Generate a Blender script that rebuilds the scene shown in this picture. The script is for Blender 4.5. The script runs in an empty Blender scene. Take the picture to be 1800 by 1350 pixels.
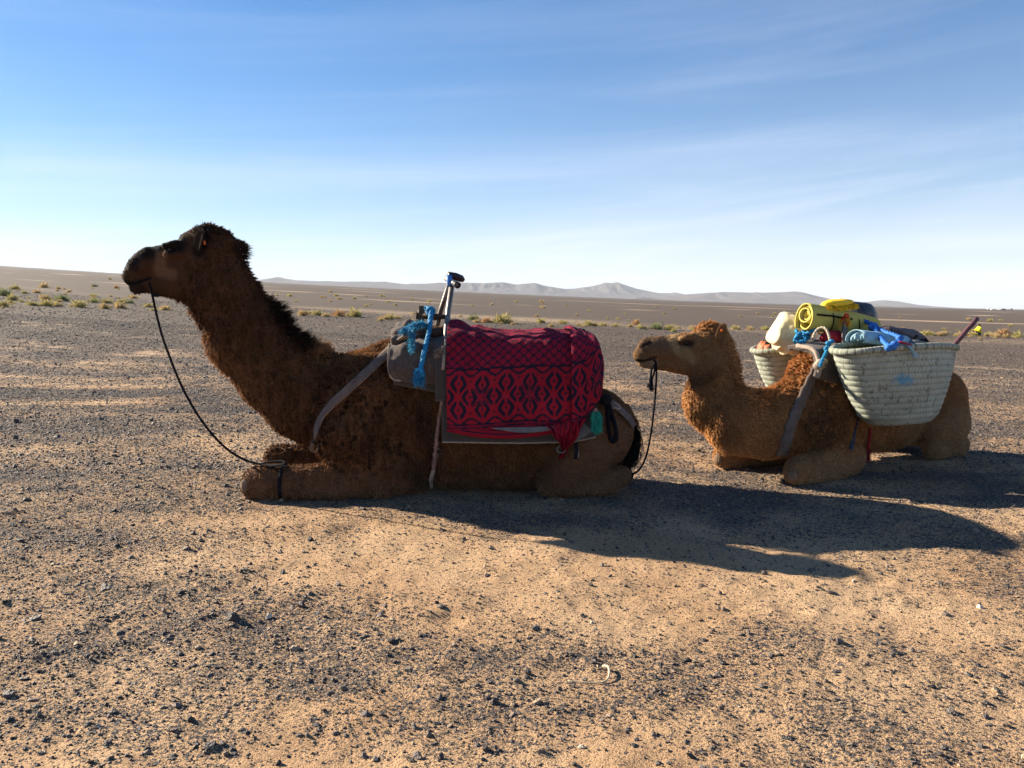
import bpy, math
import numpy as np
from mathutils import Vector, Matrix

# ------------------------------------------------------------------ camera
F, CX, CY, HOR = 1352.0, 900.0, 675.0, 540.0          # focal length and centre in photo pixels
CAM_H = 1.12
PITCH = math.atan((CY - HOR) / F)
scene = bpy.context.scene
cam_d = bpy.data.cameras.new("camera")
cam_d.sensor_width = 36.0
cam_d.lens = F / 1800.0 * 36.0
cam_d.clip_start = 0.05
cam_d.clip_end = 40000
cam = bpy.data.objects.new("camera", cam_d)
scene.collection.objects.link(cam)
cam.location = (0, 0, CAM_H)
cam.rotation_euler = (math.pi / 2 - PITCH, 0, 0)
scene.camera = cam

# ------------------------------------------------------------------ light
SUN_EL = math.radians(24.0)
SUN_AZ = math.atan2(-0.9026, 0.4305)                     # measured from +Y towards +X
world = bpy.data.worlds.new("World")
scene.world = world
world.use_nodes = True
wt = world.node_tree
for n in list(wt.nodes):
    wt.nodes.remove(n)


def wn(kind, **kw):
    n = wt.nodes.new(kind)
    for k, v in kw.items():
        setattr(n, k, v)
    return n


def wmath(op, a, b=None, c=None):
    n = wn("ShaderNodeMath", operation=op)
    for i, v in enumerate((a, b, c)):
        if v is None:
            continue
        if isinstance(v, (int, float)):
            n.inputs[i].default_value = v
        else:
            wt.links.new(v, n.inputs[i])
    return n.outputs[0]


sky = wn("ShaderNodeTexSky", sky_type='NISHITA')
sky.sun_disc = False
sky.sun_elevation = SUN_EL
sky.sun_rotation = SUN_AZ
sky.altitude = 700
sky.air_density = 1.0
sky.dust_density = 0.3
sky.ozone_density = 4.0
tc = wn("ShaderNodeTexCoord")
sep = wn("ShaderNodeSeparateXYZ")
wt.links.new(tc.outputs["Generated"], sep.inputs[0])
hor = wmath('SQRT', wmath('ADD', wmath('MULTIPLY', sep.outputs[0], sep.outputs[0]),
                          wmath('MULTIPLY', sep.outputs[1], sep.outputs[1])))
elev = wmath('DIVIDE', sep.outputs[2], wmath('MAXIMUM', hor, 0.02))
azim = wmath('ARCTAN2', sep.outputs[0], sep.outputs[1])
tilt = wmath('SUBTRACT', elev, wmath('MULTIPLY', azim, 0.075))


def cirrus(sx, sy, off, lo, hi, detail=5.0, rough=0.55, dist=0.6):
    cv = wn("ShaderNodeCombineXYZ")
    wt.links.new(wmath('MULTIPLY_ADD', azim, sx, off), cv.inputs[0])
    wt.links.new(wmath('MULTIPLY', tilt, sy), cv.inputs[1])
    no = wn("ShaderNodeTexNoise")
    no.inputs["Scale"].default_value = 1.0
    no.inputs["Detail"].default_value = detail
    no.inputs["Roughness"].default_value = rough
    no.inputs["Distortion"].default_value = dist
    wt.links.new(cv.outputs[0], no.inputs["Vector"])
    mr = wn("ShaderNodeMapRange", interpolation_type='SMOOTHSTEP')
    wt.links.new(no.outputs[0], mr.inputs[0])
    mr.inputs[1].default_value = lo
    mr.inputs[2].default_value = hi
    return mr.outputs[0]


c1 = cirrus(1.1, 13.0, 3.3, 0.42, 0.72)
c2 = cirrus(1.6, 42.0, 9.1, 0.46, 0.80, 6.0)
c3 = cirrus(5.0, 9.0, 21.0, 0.50, 0.85, 7.0, 0.6, 1.5)
cl = wmath('ADD', wmath('MULTIPLY', c1, 0.34), wmath('ADD', wmath('MULTIPLY', c2, 0.20), wmath('MULTIPLY', c3, 0.08)))
low = wmath('EXPONENT', wmath('MULTIPLY', wmath('MAXIMUM', elev, 0.0), -10.5))          # pale dusty air towards the horizon
cl = wmath('ADD', wmath('MULTIPLY', cl, wmath('MULTIPLY_ADD', low, 2.6, 0.18)), wmath('MULTIPLY', low, 0.54))
mixc = wn("ShaderNodeMix", data_type='RGBA')
wt.links.new(cl, mixc.inputs["Factor"])
hsv = wn("ShaderNodeHueSaturation")
hsv.inputs["Saturation"].default_value = 1.38
hsv.inputs["Value"].default_value = 0.88
wt.links.new(sky.outputs[0], hsv.inputs["Color"])
wt.links.new(hsv.outputs[0], mixc.inputs["A"])
mixc.inputs["B"].default_value = (5.8, 6.2, 7.4, 1)
bg = wn("ShaderNodeBackground")
bg.inputs["Strength"].default_value = 0.050
wt.links.new(mixc.outputs["Result"], bg.inputs["Color"])
wo = wn("ShaderNodeOutputWorld")
wt.links.new(bg.outputs[0], wo.inputs["Surface"])

sun_d = bpy.data.lights.new("sun", 'SUN')
sun_d.energy = 5.0
sun_d.angle = math.radians(0.53)
sun_d.color = (1.0, 0.87, 0.69)
sun = bpy.data.objects.new("sun", sun_d)
scene.collection.objects.link(sun)
SUN_DIR = Vector((math.sin(SUN_AZ) * math.cos(SUN_EL), math.cos(SUN_AZ) * math.cos(SUN_EL), math.sin(SUN_EL)))
sun.rotation_euler = SUN_DIR.to_track_quat('Z', 'Y').to_euler()
sun.location = (-6, 3, 6)

scene.render.engine = 'CYCLES'
scene.cycles.use_denoising = True
scene.cycles.volume_bounces = 0
scene.cycles.max_bounces = 6
scene.cycles.transparent_max_bounces = 8
scene.view_settings.view_transform = 'Standard'
scene.view_settings.look = 'None'
scene.view_settings.exposure = 1.74
scene.view_settings.gamma = 1.0

# ------------------------------------------------------------------ pixel rays
_c, _s = math.cos(PITCH), math.sin(PITCH)


def ray(u, v):
    a, b = (u - CX) / F, (CY - v) / F
    return np.array([a, _c + b * _s, -_s + b * _c])


CAMP = np.array([0, 0, CAM_H])


def P(u, v, Y):
    d = ray(u, v)
    return CAMP + d * (Y / d[1])


class Frame:
    """a vertical plane of symmetry: A a ground point on it, ang the heading of the tail from +X"""

    def __init__(self, A, ang):
        self.A = np.array([A[0], A[1], 0.0])
        self.d = np.array([math.cos(ang), math.sin(ang), 0.0])
        self.n = np.array([math.sin(ang), -math.cos(ang), 0.0])    # towards the camera side

    def P(self, u, v, off=0.0):
        d = ray(u, v)
        t = (off - self.n @ (CAMP - self.A)) / (self.n @ d)
        return CAMP + d * t

    def W(self, t, off, z):
        return self.A + self.d * t + self.n * off + np.array([0, 0, z])

    def loc(self, p):
        q = np.asarray(p) - self.A
        return q @ self.d, q @ self.n, q[..., 2]


def px(p):
    """world points (N,3) -> photo pixels"""
    q = np.asarray(p) - CAMP
    fw = q[..., 1] * _c - q[..., 2] * _s
    up = q[..., 1] * _s + q[..., 2] * _c
    return CX + F * q[..., 0] / fw, CY - F * up / fw


# ------------------------------------------------------------------ noise
def _hash(i, j, k, seed):
    h = (i.astype(np.int64) * 374761393 + j.astype(np.int64) * 668265263 + k.astype(np.int64) * 2147483647 + seed * 974634777) & 0x7fffffff
    h = ((h ^ (h >> 13)) * 1274126177) & 0x7fffffff
    h = (h ^ (h >> 16)) & 0xffffff
    return h / float(0xffffff)


def vnoise(p, seed=0):
    p = np.asarray(p, float)
    i = np.floor(p)
    f = p - i
    f = f * f * (3 - 2 * f)
    i = i.astype(np.int64)
    r = 0
    for a in (0, 1):
        wa = f[..., 0] if a else 1 - f[..., 0]
        for b in (0, 1):
            wb = f[..., 1] if b else 1 - f[..., 1]
            for c in (0, 1):
                wc = f[..., 2] if c else 1 - f[..., 2]
                r = r + wa * wb * wc * _hash(i[..., 0] + a, i[..., 1] + b, i[..., 2] + c, seed)
    return r * 2 - 1


def fbm(p, seed=0, oct=4, gain=0.5):
    r, a, s = 0, 1.0, 0
    p = np.asarray(p, float)
    for o in range(oct):
        r = r + a * vnoise(p * 2.03 ** o + 17.3 * o, seed + o)
        s += a
        a *= gain
    return r / s


def vec_noise(p, seed=0):
    return np.stack([vnoise(p, seed + 11 * k) for k in range(3)], -1)


def sstep(a, b, x):
    t = np.clip((np.asarray(x, float) - a) / (b - a), 0, 1)
    return t * t * (3 - 2 * t)


# ------------------------------------------------------------------ mesh helpers
COL = scene.collection


def mesh_np(name, verts, faces, mat=None, smooth=True, attrs=None, mats=None, mat_idx=None):
    """faces: (N,3) or (N,4) array, or a list of arrays of those"""
    me = bpy.data.meshes.new(name)
    verts = np.asarray(verts, np.float32)
    if not isinstance(faces, list):
        faces = [faces]
    faces = [np.asarray(f, np.int32) for f in faces if len(f)]
    nl = sum(f.size for f in faces)
    nf = sum(len(f) for f in faces)
    me.vertices.add(len(verts))
    me.vertices.foreach_set("co", verts.ravel())
    me.loops.add(nl)
    me.polygons.add(nf)
    me.loops.foreach_set("vertex_index", np.concatenate([f.ravel() for f in faces]))
    tot = np.concatenate([np.full(len(f), f.shape[1], np.int32) for f in faces])
    st = np.concatenate([[0], np.cumsum(tot)[:-1]]).astype(np.int32)
    me.polygons.foreach_set("loop_start", st)
    me.polygons.foreach_set("use_smooth", np.full(nf, smooth, bool))
    for m in (mats or ([mat] if mat else [])):
        me.materials.append(m)
    if mat_idx is not None:
        me.polygons.foreach_set("material_index", np.asarray(mat_idx, np.int32))
    for k, v in (attrs or {}).items():
        v = np.asarray(v, np.float32)
        if v.ndim == 1:
            a = me.attributes.new(k, 'FLOAT', 'POINT')
            a.data.foreach_set("value", v)
        else:
            if v.shape[1] == 3:
                v = np.concatenate([v, np.ones((len(v), 1), np.float32)], 1)
            a = me.attributes.new(k, 'FLOAT_COLOR', 'POINT')
            a.data.foreach_set("color", v.ravel())
    me.update(calc_edges=True)
    return me


def link(name, me, parent=None):
    o = bpy.data.objects.new(name, me)
    COL.objects.link(o)
    if parent is not None:
        o.parent = parent
    return o


def empty(name, loc=(0, 0, 0)):
    o = bpy.data.objects.new(name, None)
    o.location = Vector(loc)
    o.empty_display_size = 0.1
    COL.objects.link(o)
    return o


def tag(o, label=None, cat=None, group=None, kind=None):
    for k, v in (("label", label), ("category", cat), ("group", group), ("kind", kind)):
        if v:
            o[k] = v
    return o


class MB:
    """collects pieces of one part; build() makes ONE mesh object"""

    def __init__(self):
        self.v, self.q, self.t, self.c, self.n = [], [], [], [], 0

    def add(self, v, quads=None, tris=None, col=None):
        v = np.asarray(v, float)
        if quads is not None and len(quads):
            self.q.append(np.asarray(quads, int) + self.n)
        if tris is not None and len(tris):
            self.t.append(np.asarray(tris, int) + self.n)
        self.v.append(v)
        c = np.ones((len(v), 3)) if col is None else np.broadcast_to(np.asarray(col, float), (len(v), 3))
        self.c.append(c)
        self.n += len(v)
        return self

    def build(self, name, mat, parent=None, smooth=True, col=False):
        faces = []
        if self.q:
            faces.append(np.concatenate(self.q))
        if self.t:
            faces.append(np.concatenate(self.t))
        v = np.concatenate(self.v)
        if parent is not None:
            v = v - np.array(parent_off(parent))
        me = mesh_np(name, v, faces, mat, smooth, {"tint": np.concatenate(self.c)} if col else None)
        return link(name, me, parent)

    # ---- shapes
    def tube(self, pts, r, n=8, caps=True, col=None, flat=1.0, up=None):
        pts = np.asarray(pts, float)
        m = len(pts)
        r = np.broadcast_to(np.asarray(r, float), (m,))
        T = np.gradient(pts, axis=0)
        T /= np.linalg.norm(T, axis=1)[:, None] + 1e-12
        ref = np.array(up if up is not None else (0.13, 0.21, 0.97), float)
        N = np.zeros_like(pts)
        x = ref - T[0] * (ref @ T[0])
        if np.linalg.norm(x) < 1e-3:
            x = np.array([1.0, 0, 0]) - T[0] * T[0][0]
        for i in range(m):
            if up is not None:
                y = ref - T[i] * (ref @ T[i])
                if np.linalg.norm(y) > 0.05:
                    x = y
            x = x - T[i] * (x @ T[i])
            x /= np.linalg.norm(x) + 1e-12
            N[i] = x
        B = np.cross(T, N)
        a = np.arange(n) * 2 * np.pi / n
        V = pts[:, None] + r[:, None, None] * (np.cos(a)[None, :, None] * N[:, None] * flat + np.sin(a)[None, :, None] * B[:, None])
        V = V.reshape(-1, 3)
        i, j = np.meshgrid(np.arange(m - 1), np.arange(n), indexing='ij')
        q = np.stack([i * n + j, i * n + (j + 1) % n, (i + 1) * n + (j + 1) % n, (i + 1) * n + j], -1).reshape(-1, 4)
        tris = []
        if caps:
            V = np.concatenate([V, pts[:1], pts[-1:]])
            c0, c1 = m * n, m * n + 1
            k = np.arange(n)
            tris = np.concatenate([np.stack([np.full(n, c0), (k + 1) % n, k], -1),
                                   np.stack([np.full(n, c1), (m - 1) * n + k, (m - 1) * n + (k + 1) % n], -1)])
        return self.add(V, q, tris, col)

    def rope(self, pts, r, strands=3, pitch=None, col=None, n=6, step=None):
        """twisted strands along a smooth curve"""
        pts = resample(spline(pts), step or r * 0.8)
        L = np.concatenate([[0], np.cumsum(np.linalg.norm(np.diff(pts, axis=0), axis=1))])
        pitch = pitch or r * 7
        T = np.gradient(pts, axis=0)
        T /= np.linalg.norm(T, axis=1)[:, None] + 1e-12
        x = np.array([0.3, 0.4, 0.85])
        N = np.zeros_like(pts)
        for i in range(len(pts)):
            x = x - T[i] * (x @ T[i])
            x /= np.linalg.norm(x) + 1e-12
            N[i] = x
        B = np.cross(T, N)
        for s in range(strands):
            a = L / pitch * 2 * np.pi + s * 2 * np.pi / strands
            p = pts + (np.cos(a)[:, None] * N + np.sin(a)[:, None] * B) * r * 0.5
            self.tube(p, r * 0.56, n, True, col)
        return self

    def grid(self, G, col=None, close_u=False):
        """G (m,n,3)"""
        m, n = G.shape[:2]
        i, j = np.meshgrid(np.arange(m if close_u else m - 1), np.arange(n - 1), indexing='ij')
        i2 = (i + 1) % m
        q = np.stack([i * n + j, i2 * n + j, i2 * n + j + 1, i * n + j + 1], -1).reshape(-1, 4)
        c = None if col is None else np.asarray(col).reshape(-1, 3) if np.ndim(col) == 3 else col
        return self.add(G.reshape(-1, 3), q, None, c)

    def slab(self, G, thick, col=None, col2=None):
        """closed shell: grid G offset along its normals by thick, edges joined"""
        m, n = G.shape[:2]
        N = grid_normals(G)
        th = np.broadcast_to(np.asarray(thick, float), (m, n))[..., None]
        G2 = G - N * th
        i, j = np.meshgrid(np.arange(m - 1), np.arange(n - 1), indexing='ij')
        q = np.stack([i * n + j, (i + 1) * n + j, (i + 1) * n + j + 1, i * n + j + 1], -1).reshape(-1, 4)
        q2 = q[:, ::-1] + m * n
        ring = np.concatenate([np.arange(n), np.arange(1, m) * n + n - 1, (m - 1) * n + np.arange(n - 2, -1, -1), np.arange(m - 2, 0, -1) * n])
        r2 = np.roll(ring, -1)
        side = np.stack([ring, r2, r2 + m * n, ring + m * n], -1)
        V = np.concatenate([G.reshape(-1, 3), G2.reshape(-1, 3)])
        if col is not None:
            col = np.asarray(col)
            if col.ndim == 3:
                cc = col.reshape(-1, 3)
                col = np.concatenate([cc, cc if col2 is None else np.broadcast_to(col2, cc.shape)])
        return self.add(V, np.concatenate([q, q2, side]), None, col)

    def box(self, c, s, ax=None, col=None):
        c, s = np.asarray(c, float), np.asarray(s, float) / 2
        ax = np.eye(3) if ax is None else np.asarray(ax, float)
        V = np.array([c + sx * s[0] * ax[0] + sy * s[1] * ax[1] + sz * s[2] * ax[2] for sz in (-1, 1) for sy in (-1, 1) for sx in (-1, 1)])
        return self.add(V, [[0, 2, 3, 1], [4, 5, 7, 6], [0, 1, 5, 4], [2, 6, 7, 3], [0, 4, 6, 2], [1, 3, 7, 5]], None, col)

    def blob(self, c, rad, ax=None, e=1.0, nz=0.1, nsc=6.0, seed=0, n=24, col=None):
        """lumpy superellipsoid"""
        a = np.linspace(0, 2 * np.pi, n, endpoint=False)
        b = np.linspace(-np.pi / 2, np.pi / 2, n // 2 + 1)
        A, Bb = np.meshgrid(a, b, indexing='ij')
        sp = lambda x: np.sign(x) * np.abs(x) ** e
        V = np.stack([sp(np.cos(A)) * sp(np.cos(Bb)), sp(np.sin(A)) * sp(np.cos(Bb)), sp(np.sin(Bb))], -1)
        ax = np.eye(3) if ax is None else np.asarray(ax, float)
        W = np.asarray(c) + (V * np.asarray(rad)) @ ax
        W = W + (V @ ax) * (fbm(W * nsc, seed, 3) * nz * np.mean(rad))[..., None]
        return self.grid(W, col, close_u=True)


def parent_off(parent):
    o = np.zeros(3)
    while parent is not None:
        o += np.array(parent.location)
        parent = parent.parent
    return o


def grid_normals(G):
    du = np.gradient(G, axis=0)
    dv = np.gradient(G, axis=1)
    N = np.cross(du, dv)
    return N / (np.linalg.norm(N, axis=-1)[..., None] + 1e-12)


def spline(pts, k=14):
    """Catmull-Rom through the points"""
    p = np.asarray(pts, float)
    if len(p) < 3:
        t = np.linspace(0, 1, k)[:, None]
        return p[0] * (1 - t) + p[-1] * t
    q = np.concatenate([[2 * p[0] - p[1]], p, [2 * p[-1] - p[-2]]])
    t = np.linspace(0, 1, k, endpoint=False)[:, None]
    out = []
    for i in range(1, len(q) - 2):
        a, b, c, d = q[i - 1], q[i], q[i + 1], q[i + 2]
        out.append(0.5 * ((2 * b) + (c - a) * t + (2 * a - 5 * b + 4 * c - d) * t ** 2 + (3 * b - a - 3 * c + d) * t ** 3))
    return np.concatenate(out + [p[-1:]])


def resample(p, step):
    L = np.concatenate([[0], np.cumsum(np.linalg.norm(np.diff(p, axis=0), axis=1))])
    n = max(3, int(L[-1] / step) + 1)
    t = np.linspace(0, L[-1], n)
    return np.stack([np.interp(t, L, p[:, k]) for k in range(p.shape[1])], -1)


# ------------------------------------------------------------------ materials
def mat_basic(name, col, rough=0.8, var=0.25, scale=8.0, bump=0.0, bscale=60.0, attr=None, spec=0.3, transl=0.0, metallic=0.0,
              col2=None, coat=0.0, sheen=0.0):
    """procedural material: base colour (or attribute tint) broken up by noise, with fine bump"""
    m = bpy.data.materials.new(name)
    m.use_nodes = True
    nt = m.node_tree
    bs = nt.nodes["Principled BSDF"]
    L = nt.links.new
    tc_ = nt.nodes.new("ShaderNodeTexCoord")
    no = nt.nodes.new("ShaderNodeTexNoise")
    no.inputs["Scale"].default_value = scale
    no.inputs["Detail"].default_value = 6
    no.inputs["Roughness"].default_value = 0.65
    L(tc_.outputs["Object"], no.inputs["Vector"])
    mx = nt.nodes.new("ShaderNodeMix")
    mx.data_type = 'RGBA'
    mr = nt.nodes.new("ShaderNodeMapRange")
    mr.inputs[1].default_value = 0.3
    mr.inputs[2].default_value = 0.7
    L(no.outputs[0], mr.inputs[0])
    L(mr.outputs[0], mx.inputs["Factor"])
    lo = [c * (1 - var) for c in col[:3]]
    hi = [min(1, c * (1 + var)) for c in (col2 or col)[:3]]
    mx.inputs["A"].default_value = (*lo, 1)
    mx.inputs["B"].default_value = (*hi, 1)
    out = mx.outputs["Result"]
    if attr:
        at = nt.nodes.new("ShaderNodeAttribute")
        at.attribute_name = attr
        mu = nt.nodes.new("ShaderNodeMix")
        mu.data_type = 'RGBA'
        mu.blend_type = 'MULTIPLY'
        mu.inputs["Factor"].default_value = 1.0
        L(at.outputs["Color"], mu.inputs["A"])
        L(out, mu.inputs["B"])
        out = mu.outputs["Result"]
    L(out, bs.inputs["Base Color"])
    bs.inputs["Roughness"].default_value = rough
    bs.inputs["Specular IOR Level"].default_value = spec
    bs.inputs["Metallic"].default_value = metallic
    if sheen:
        bs.inputs["Sheen Weight"].default_value = sheen
        bs.inputs["Sheen Roughness"].default_value = 0.5
    if bump:
        n2 = nt.nodes.new("ShaderNodeTexNoise")
        n2.inputs["Scale"].default_value = bscale
        n2.inputs["Detail"].default_value = 4
        L(tc_.outputs["Object"], n2.inputs["Vector"])
        bp = nt.nodes.new("ShaderNodeBump")
        bp.inputs["Strength"].default_value = bump
        bp.inputs["Distance"].default_value = 0.01
        L(n2.outputs[0], bp.inputs["Height"])
        L(bp.outputs[0], bs.inputs["Normal"])
    if transl:
        tr = nt.nodes.new("ShaderNodeBsdfTranslucent")
        L(out, tr.inputs["Color"])
        ms = nt.nodes.new("ShaderNodeMixShader")
        ms.inputs[0].default_value = transl
        L(bs.outputs[0], ms.inputs[1])
        L(tr.outputs[0], ms.inputs[2])
        L(ms.outputs[0], nt.nodes["Material Output"].inputs["Surface"])
    return m


def srgb(r, g, b):
    f = lambda c: (c / 255 / 12.92) if c / 255 <= 0.04045 else ((c / 255 + 0.055) / 1.055) ** 2.4
    return (f(r), f(g), f(b))


rng = np.random.default_rng(7)
# ================================================================== terrain
def terrain_z(x, y):
    x, y = np.asarray(x, float), np.asarray(y, float)
    r = np.sqrt(x * x + y * y) + 1e-6
    w = sstep(0.12, 0.55, y / r) * sstep(9, 26, r)
    a = np.clip(x / np.maximum(y, 1e-3), -1.3, 1.3)
    z = w * (y * (0.0172 - 0.0425 * a + 0.0185 * a * a) - 0.45)          # the plain climbs gently to the left
    z = z + 0.14 * sstep(14, 60, r) * fbm(np.stack([x / 23, y / 23, 0 * x], -1), 5, 3) * (1 + r / 200)
    return z


def relief(x, y):
    p = np.stack([x, y, 0 * x], -1)
    near = 1 - sstep(14, 40, np.hypot(x, y))
    # hoof prints and scuffs around the animals
    cs = 0.42
    ci_, cj_ = np.floor(x / cs).astype(np.int64), np.floor(y / cs).astype(np.int64)
    zz = ci_ * 0
    jx, jy, jr = (_hash(ci_, cj_, zz, 200 + q) for q in range(3))
    d = np.hypot((x / cs - ci_ - .3 - .4 * jx) * cs, (y / cs - cj_ - .3 - .4 * jy) * cs * 1.15)
    area = sstep(2.0, 2.6, y) * sstep(8.0, 6.0, y) * sstep(-3.6, -2.6, x) * sstep(4.6, 3.6, x) * (jr < .55)
    dent = area * (-.010 * np.exp(-(d / .060) ** 2) + .005 * np.exp(-((d - .085) / .028) ** 2))
    return dent + near * (0.016 * fbm(p * 1.3, 31, 3) + 0.013 * fbm(p * 5.0, 32, 3) + 0.007 * fbm(p * 16, 33, 2))


def ground_z(x, y):
    return terrain_z(x, y) + relief(np.asarray(x, float), np.asarray(y, float))


def gravel_mask(x, y):
    """0 bare sand .. 1 packed dark stones"""
    x, y = np.asarray(x, float), np.asarray(y, float)
    r = np.hypot(x, y)
    p = np.stack([x, y, 0 * x], -1)
    m = 0.40 + 0.55 * fbm(p * np.array([0.9, 1.3, 1]), 41, 4) + 0.30 * fbm(p * np.array([3.4, 4.5, 1]), 45, 3)
    m += 0.22 * sstep(4.6, 7.0, y) + 0.12 * sstep(9, 14, y)
    m += 0.20 * sstep(-0.4, -2.2, x) * sstep(5.5, 3.0, y)                      # stonier towards the left front
    m -= 0.36 * np.exp(-((x - 0.55) / 1.1) ** 2 - ((y - 3.2) / 0.8) ** 2)      # trampled sand in front of the camels
    m -= 0.22 * np.exp(-((x - 1.6) / 1.2) ** 2 - ((y - 2.7) / 0.7) ** 2)
    m -= 0.20 * np.exp(-((x + 1.2) / 1.0) ** 2 - ((y - 3.9) / 0.35) ** 2)
    # wheel tracks that cross behind the camels
    wob = 0.5 * fbm(np.stack([x / 6, 0 * x, 0 * x], -1), 51, 2)
    tn = 0.55 + 0.6 * fbm(np.stack([x / 1.6, y * 3, 0 * x], -1), 52, 3)
    for yc, wd, am in ((5.2, 0.25, .35), (6.1, 0.22, .3), (7.7, 0.22, .45), (8.6, 0.25, .5), (10.4, 0.3, .42), (11.6, 0.35, .45),
                       (14.0, 0.45, .3), (16.0, 0.5, .35), (20.0, 0.7, .28)):
        m -= am * np.exp(-((y + 0.03 * x + wob - yc) / wd) ** 2) * tn * .75
    m += 0.22 * fbm(np.stack([x / 9.0, y / 0.8, 0 * x], -1), 61, 3) * sstep(6, 10, y)
    k = r > 24
    if np.any(k):
        xk, yk, rk = x[k], y[k], r[k]
        far = sstep(24, 45, rk)
        mf = 0.80 + 0.35 * fbm(np.stack([xk / (3 + rk * 0.35), yk / (0.6 + rk * 0.05), 0 * xk], -1), 71, 4)
        mk = m[k] * (1 - far) + mf * far
        # sandy strip where the scrub grows, and far tracks
        yy = yk + 0.25 * xk
        mk -= 0.34 * np.exp(-((yy - 46 - 3 * fbm(np.stack([xk / 10, 0 * xk, 0 * xk], -1), 81, 2)) / 6.0) ** 2)
        w2 = 2 * fbm(np.stack([xk / 40, 0 * xk, 0 * xk], -1), 91, 2)
        for yc, sl, wd in ((95, 0.12, 2.2), (150, -0.25, 3.0), (260, 0.2, 5), (430, 0.1, 8), (120, 0.55, 2.0)):
            mk -= 0.75 * np.exp(-((yk + sl * xk + w2 - yc) / wd) ** 2)
        m[k] = mk
    m = np.maximum(m * (1 - .25 * sstep(4.8, 7, y)) + .19 * sstep(4.8, 7, y), 0.10)
    return np.clip(m, 0, 1)


def build_ground():
    az = np.concatenate([np.linspace(-180, -52, 24, endpoint=False), np.linspace(-52, 52, 420, endpoint=False), np.linspace(52, 180, 24, endpoint=False)])
    az = np.radians(az)
    rr = np.concatenate([[0.02], np.linspace(0.4, 1.6, 6, endpoint=False), np.geomspace(1.6, 60, 420, endpoint=False), np.geomspace(60, 7000, 70)])
    R, A = np.meshgrid(rr, az, indexing='ij')
    X, Y = R * np.sin(A), R * np.cos(A)
    Z = ground_z(X, Y)
    n, m = R.shape
    i, j = np.meshgrid(np.arange(n - 1), np.arange(m), indexing='ij')
    j2 = (j + 1) % m
    q = np.stack([i * m + j, i * m + j2, (i + 1) * m + j2, (i + 1) * m + j], -1).reshape(-1, 4)[:, ::-1]
    me = mesh_np("ground", np.stack([X, Y, Z], -1).reshape(-1, 3), q, ground_mat(), True, {"gravel": gravel_mask(X, Y).ravel()})
    return tag(link("ground", me), kind="structure")


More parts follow.
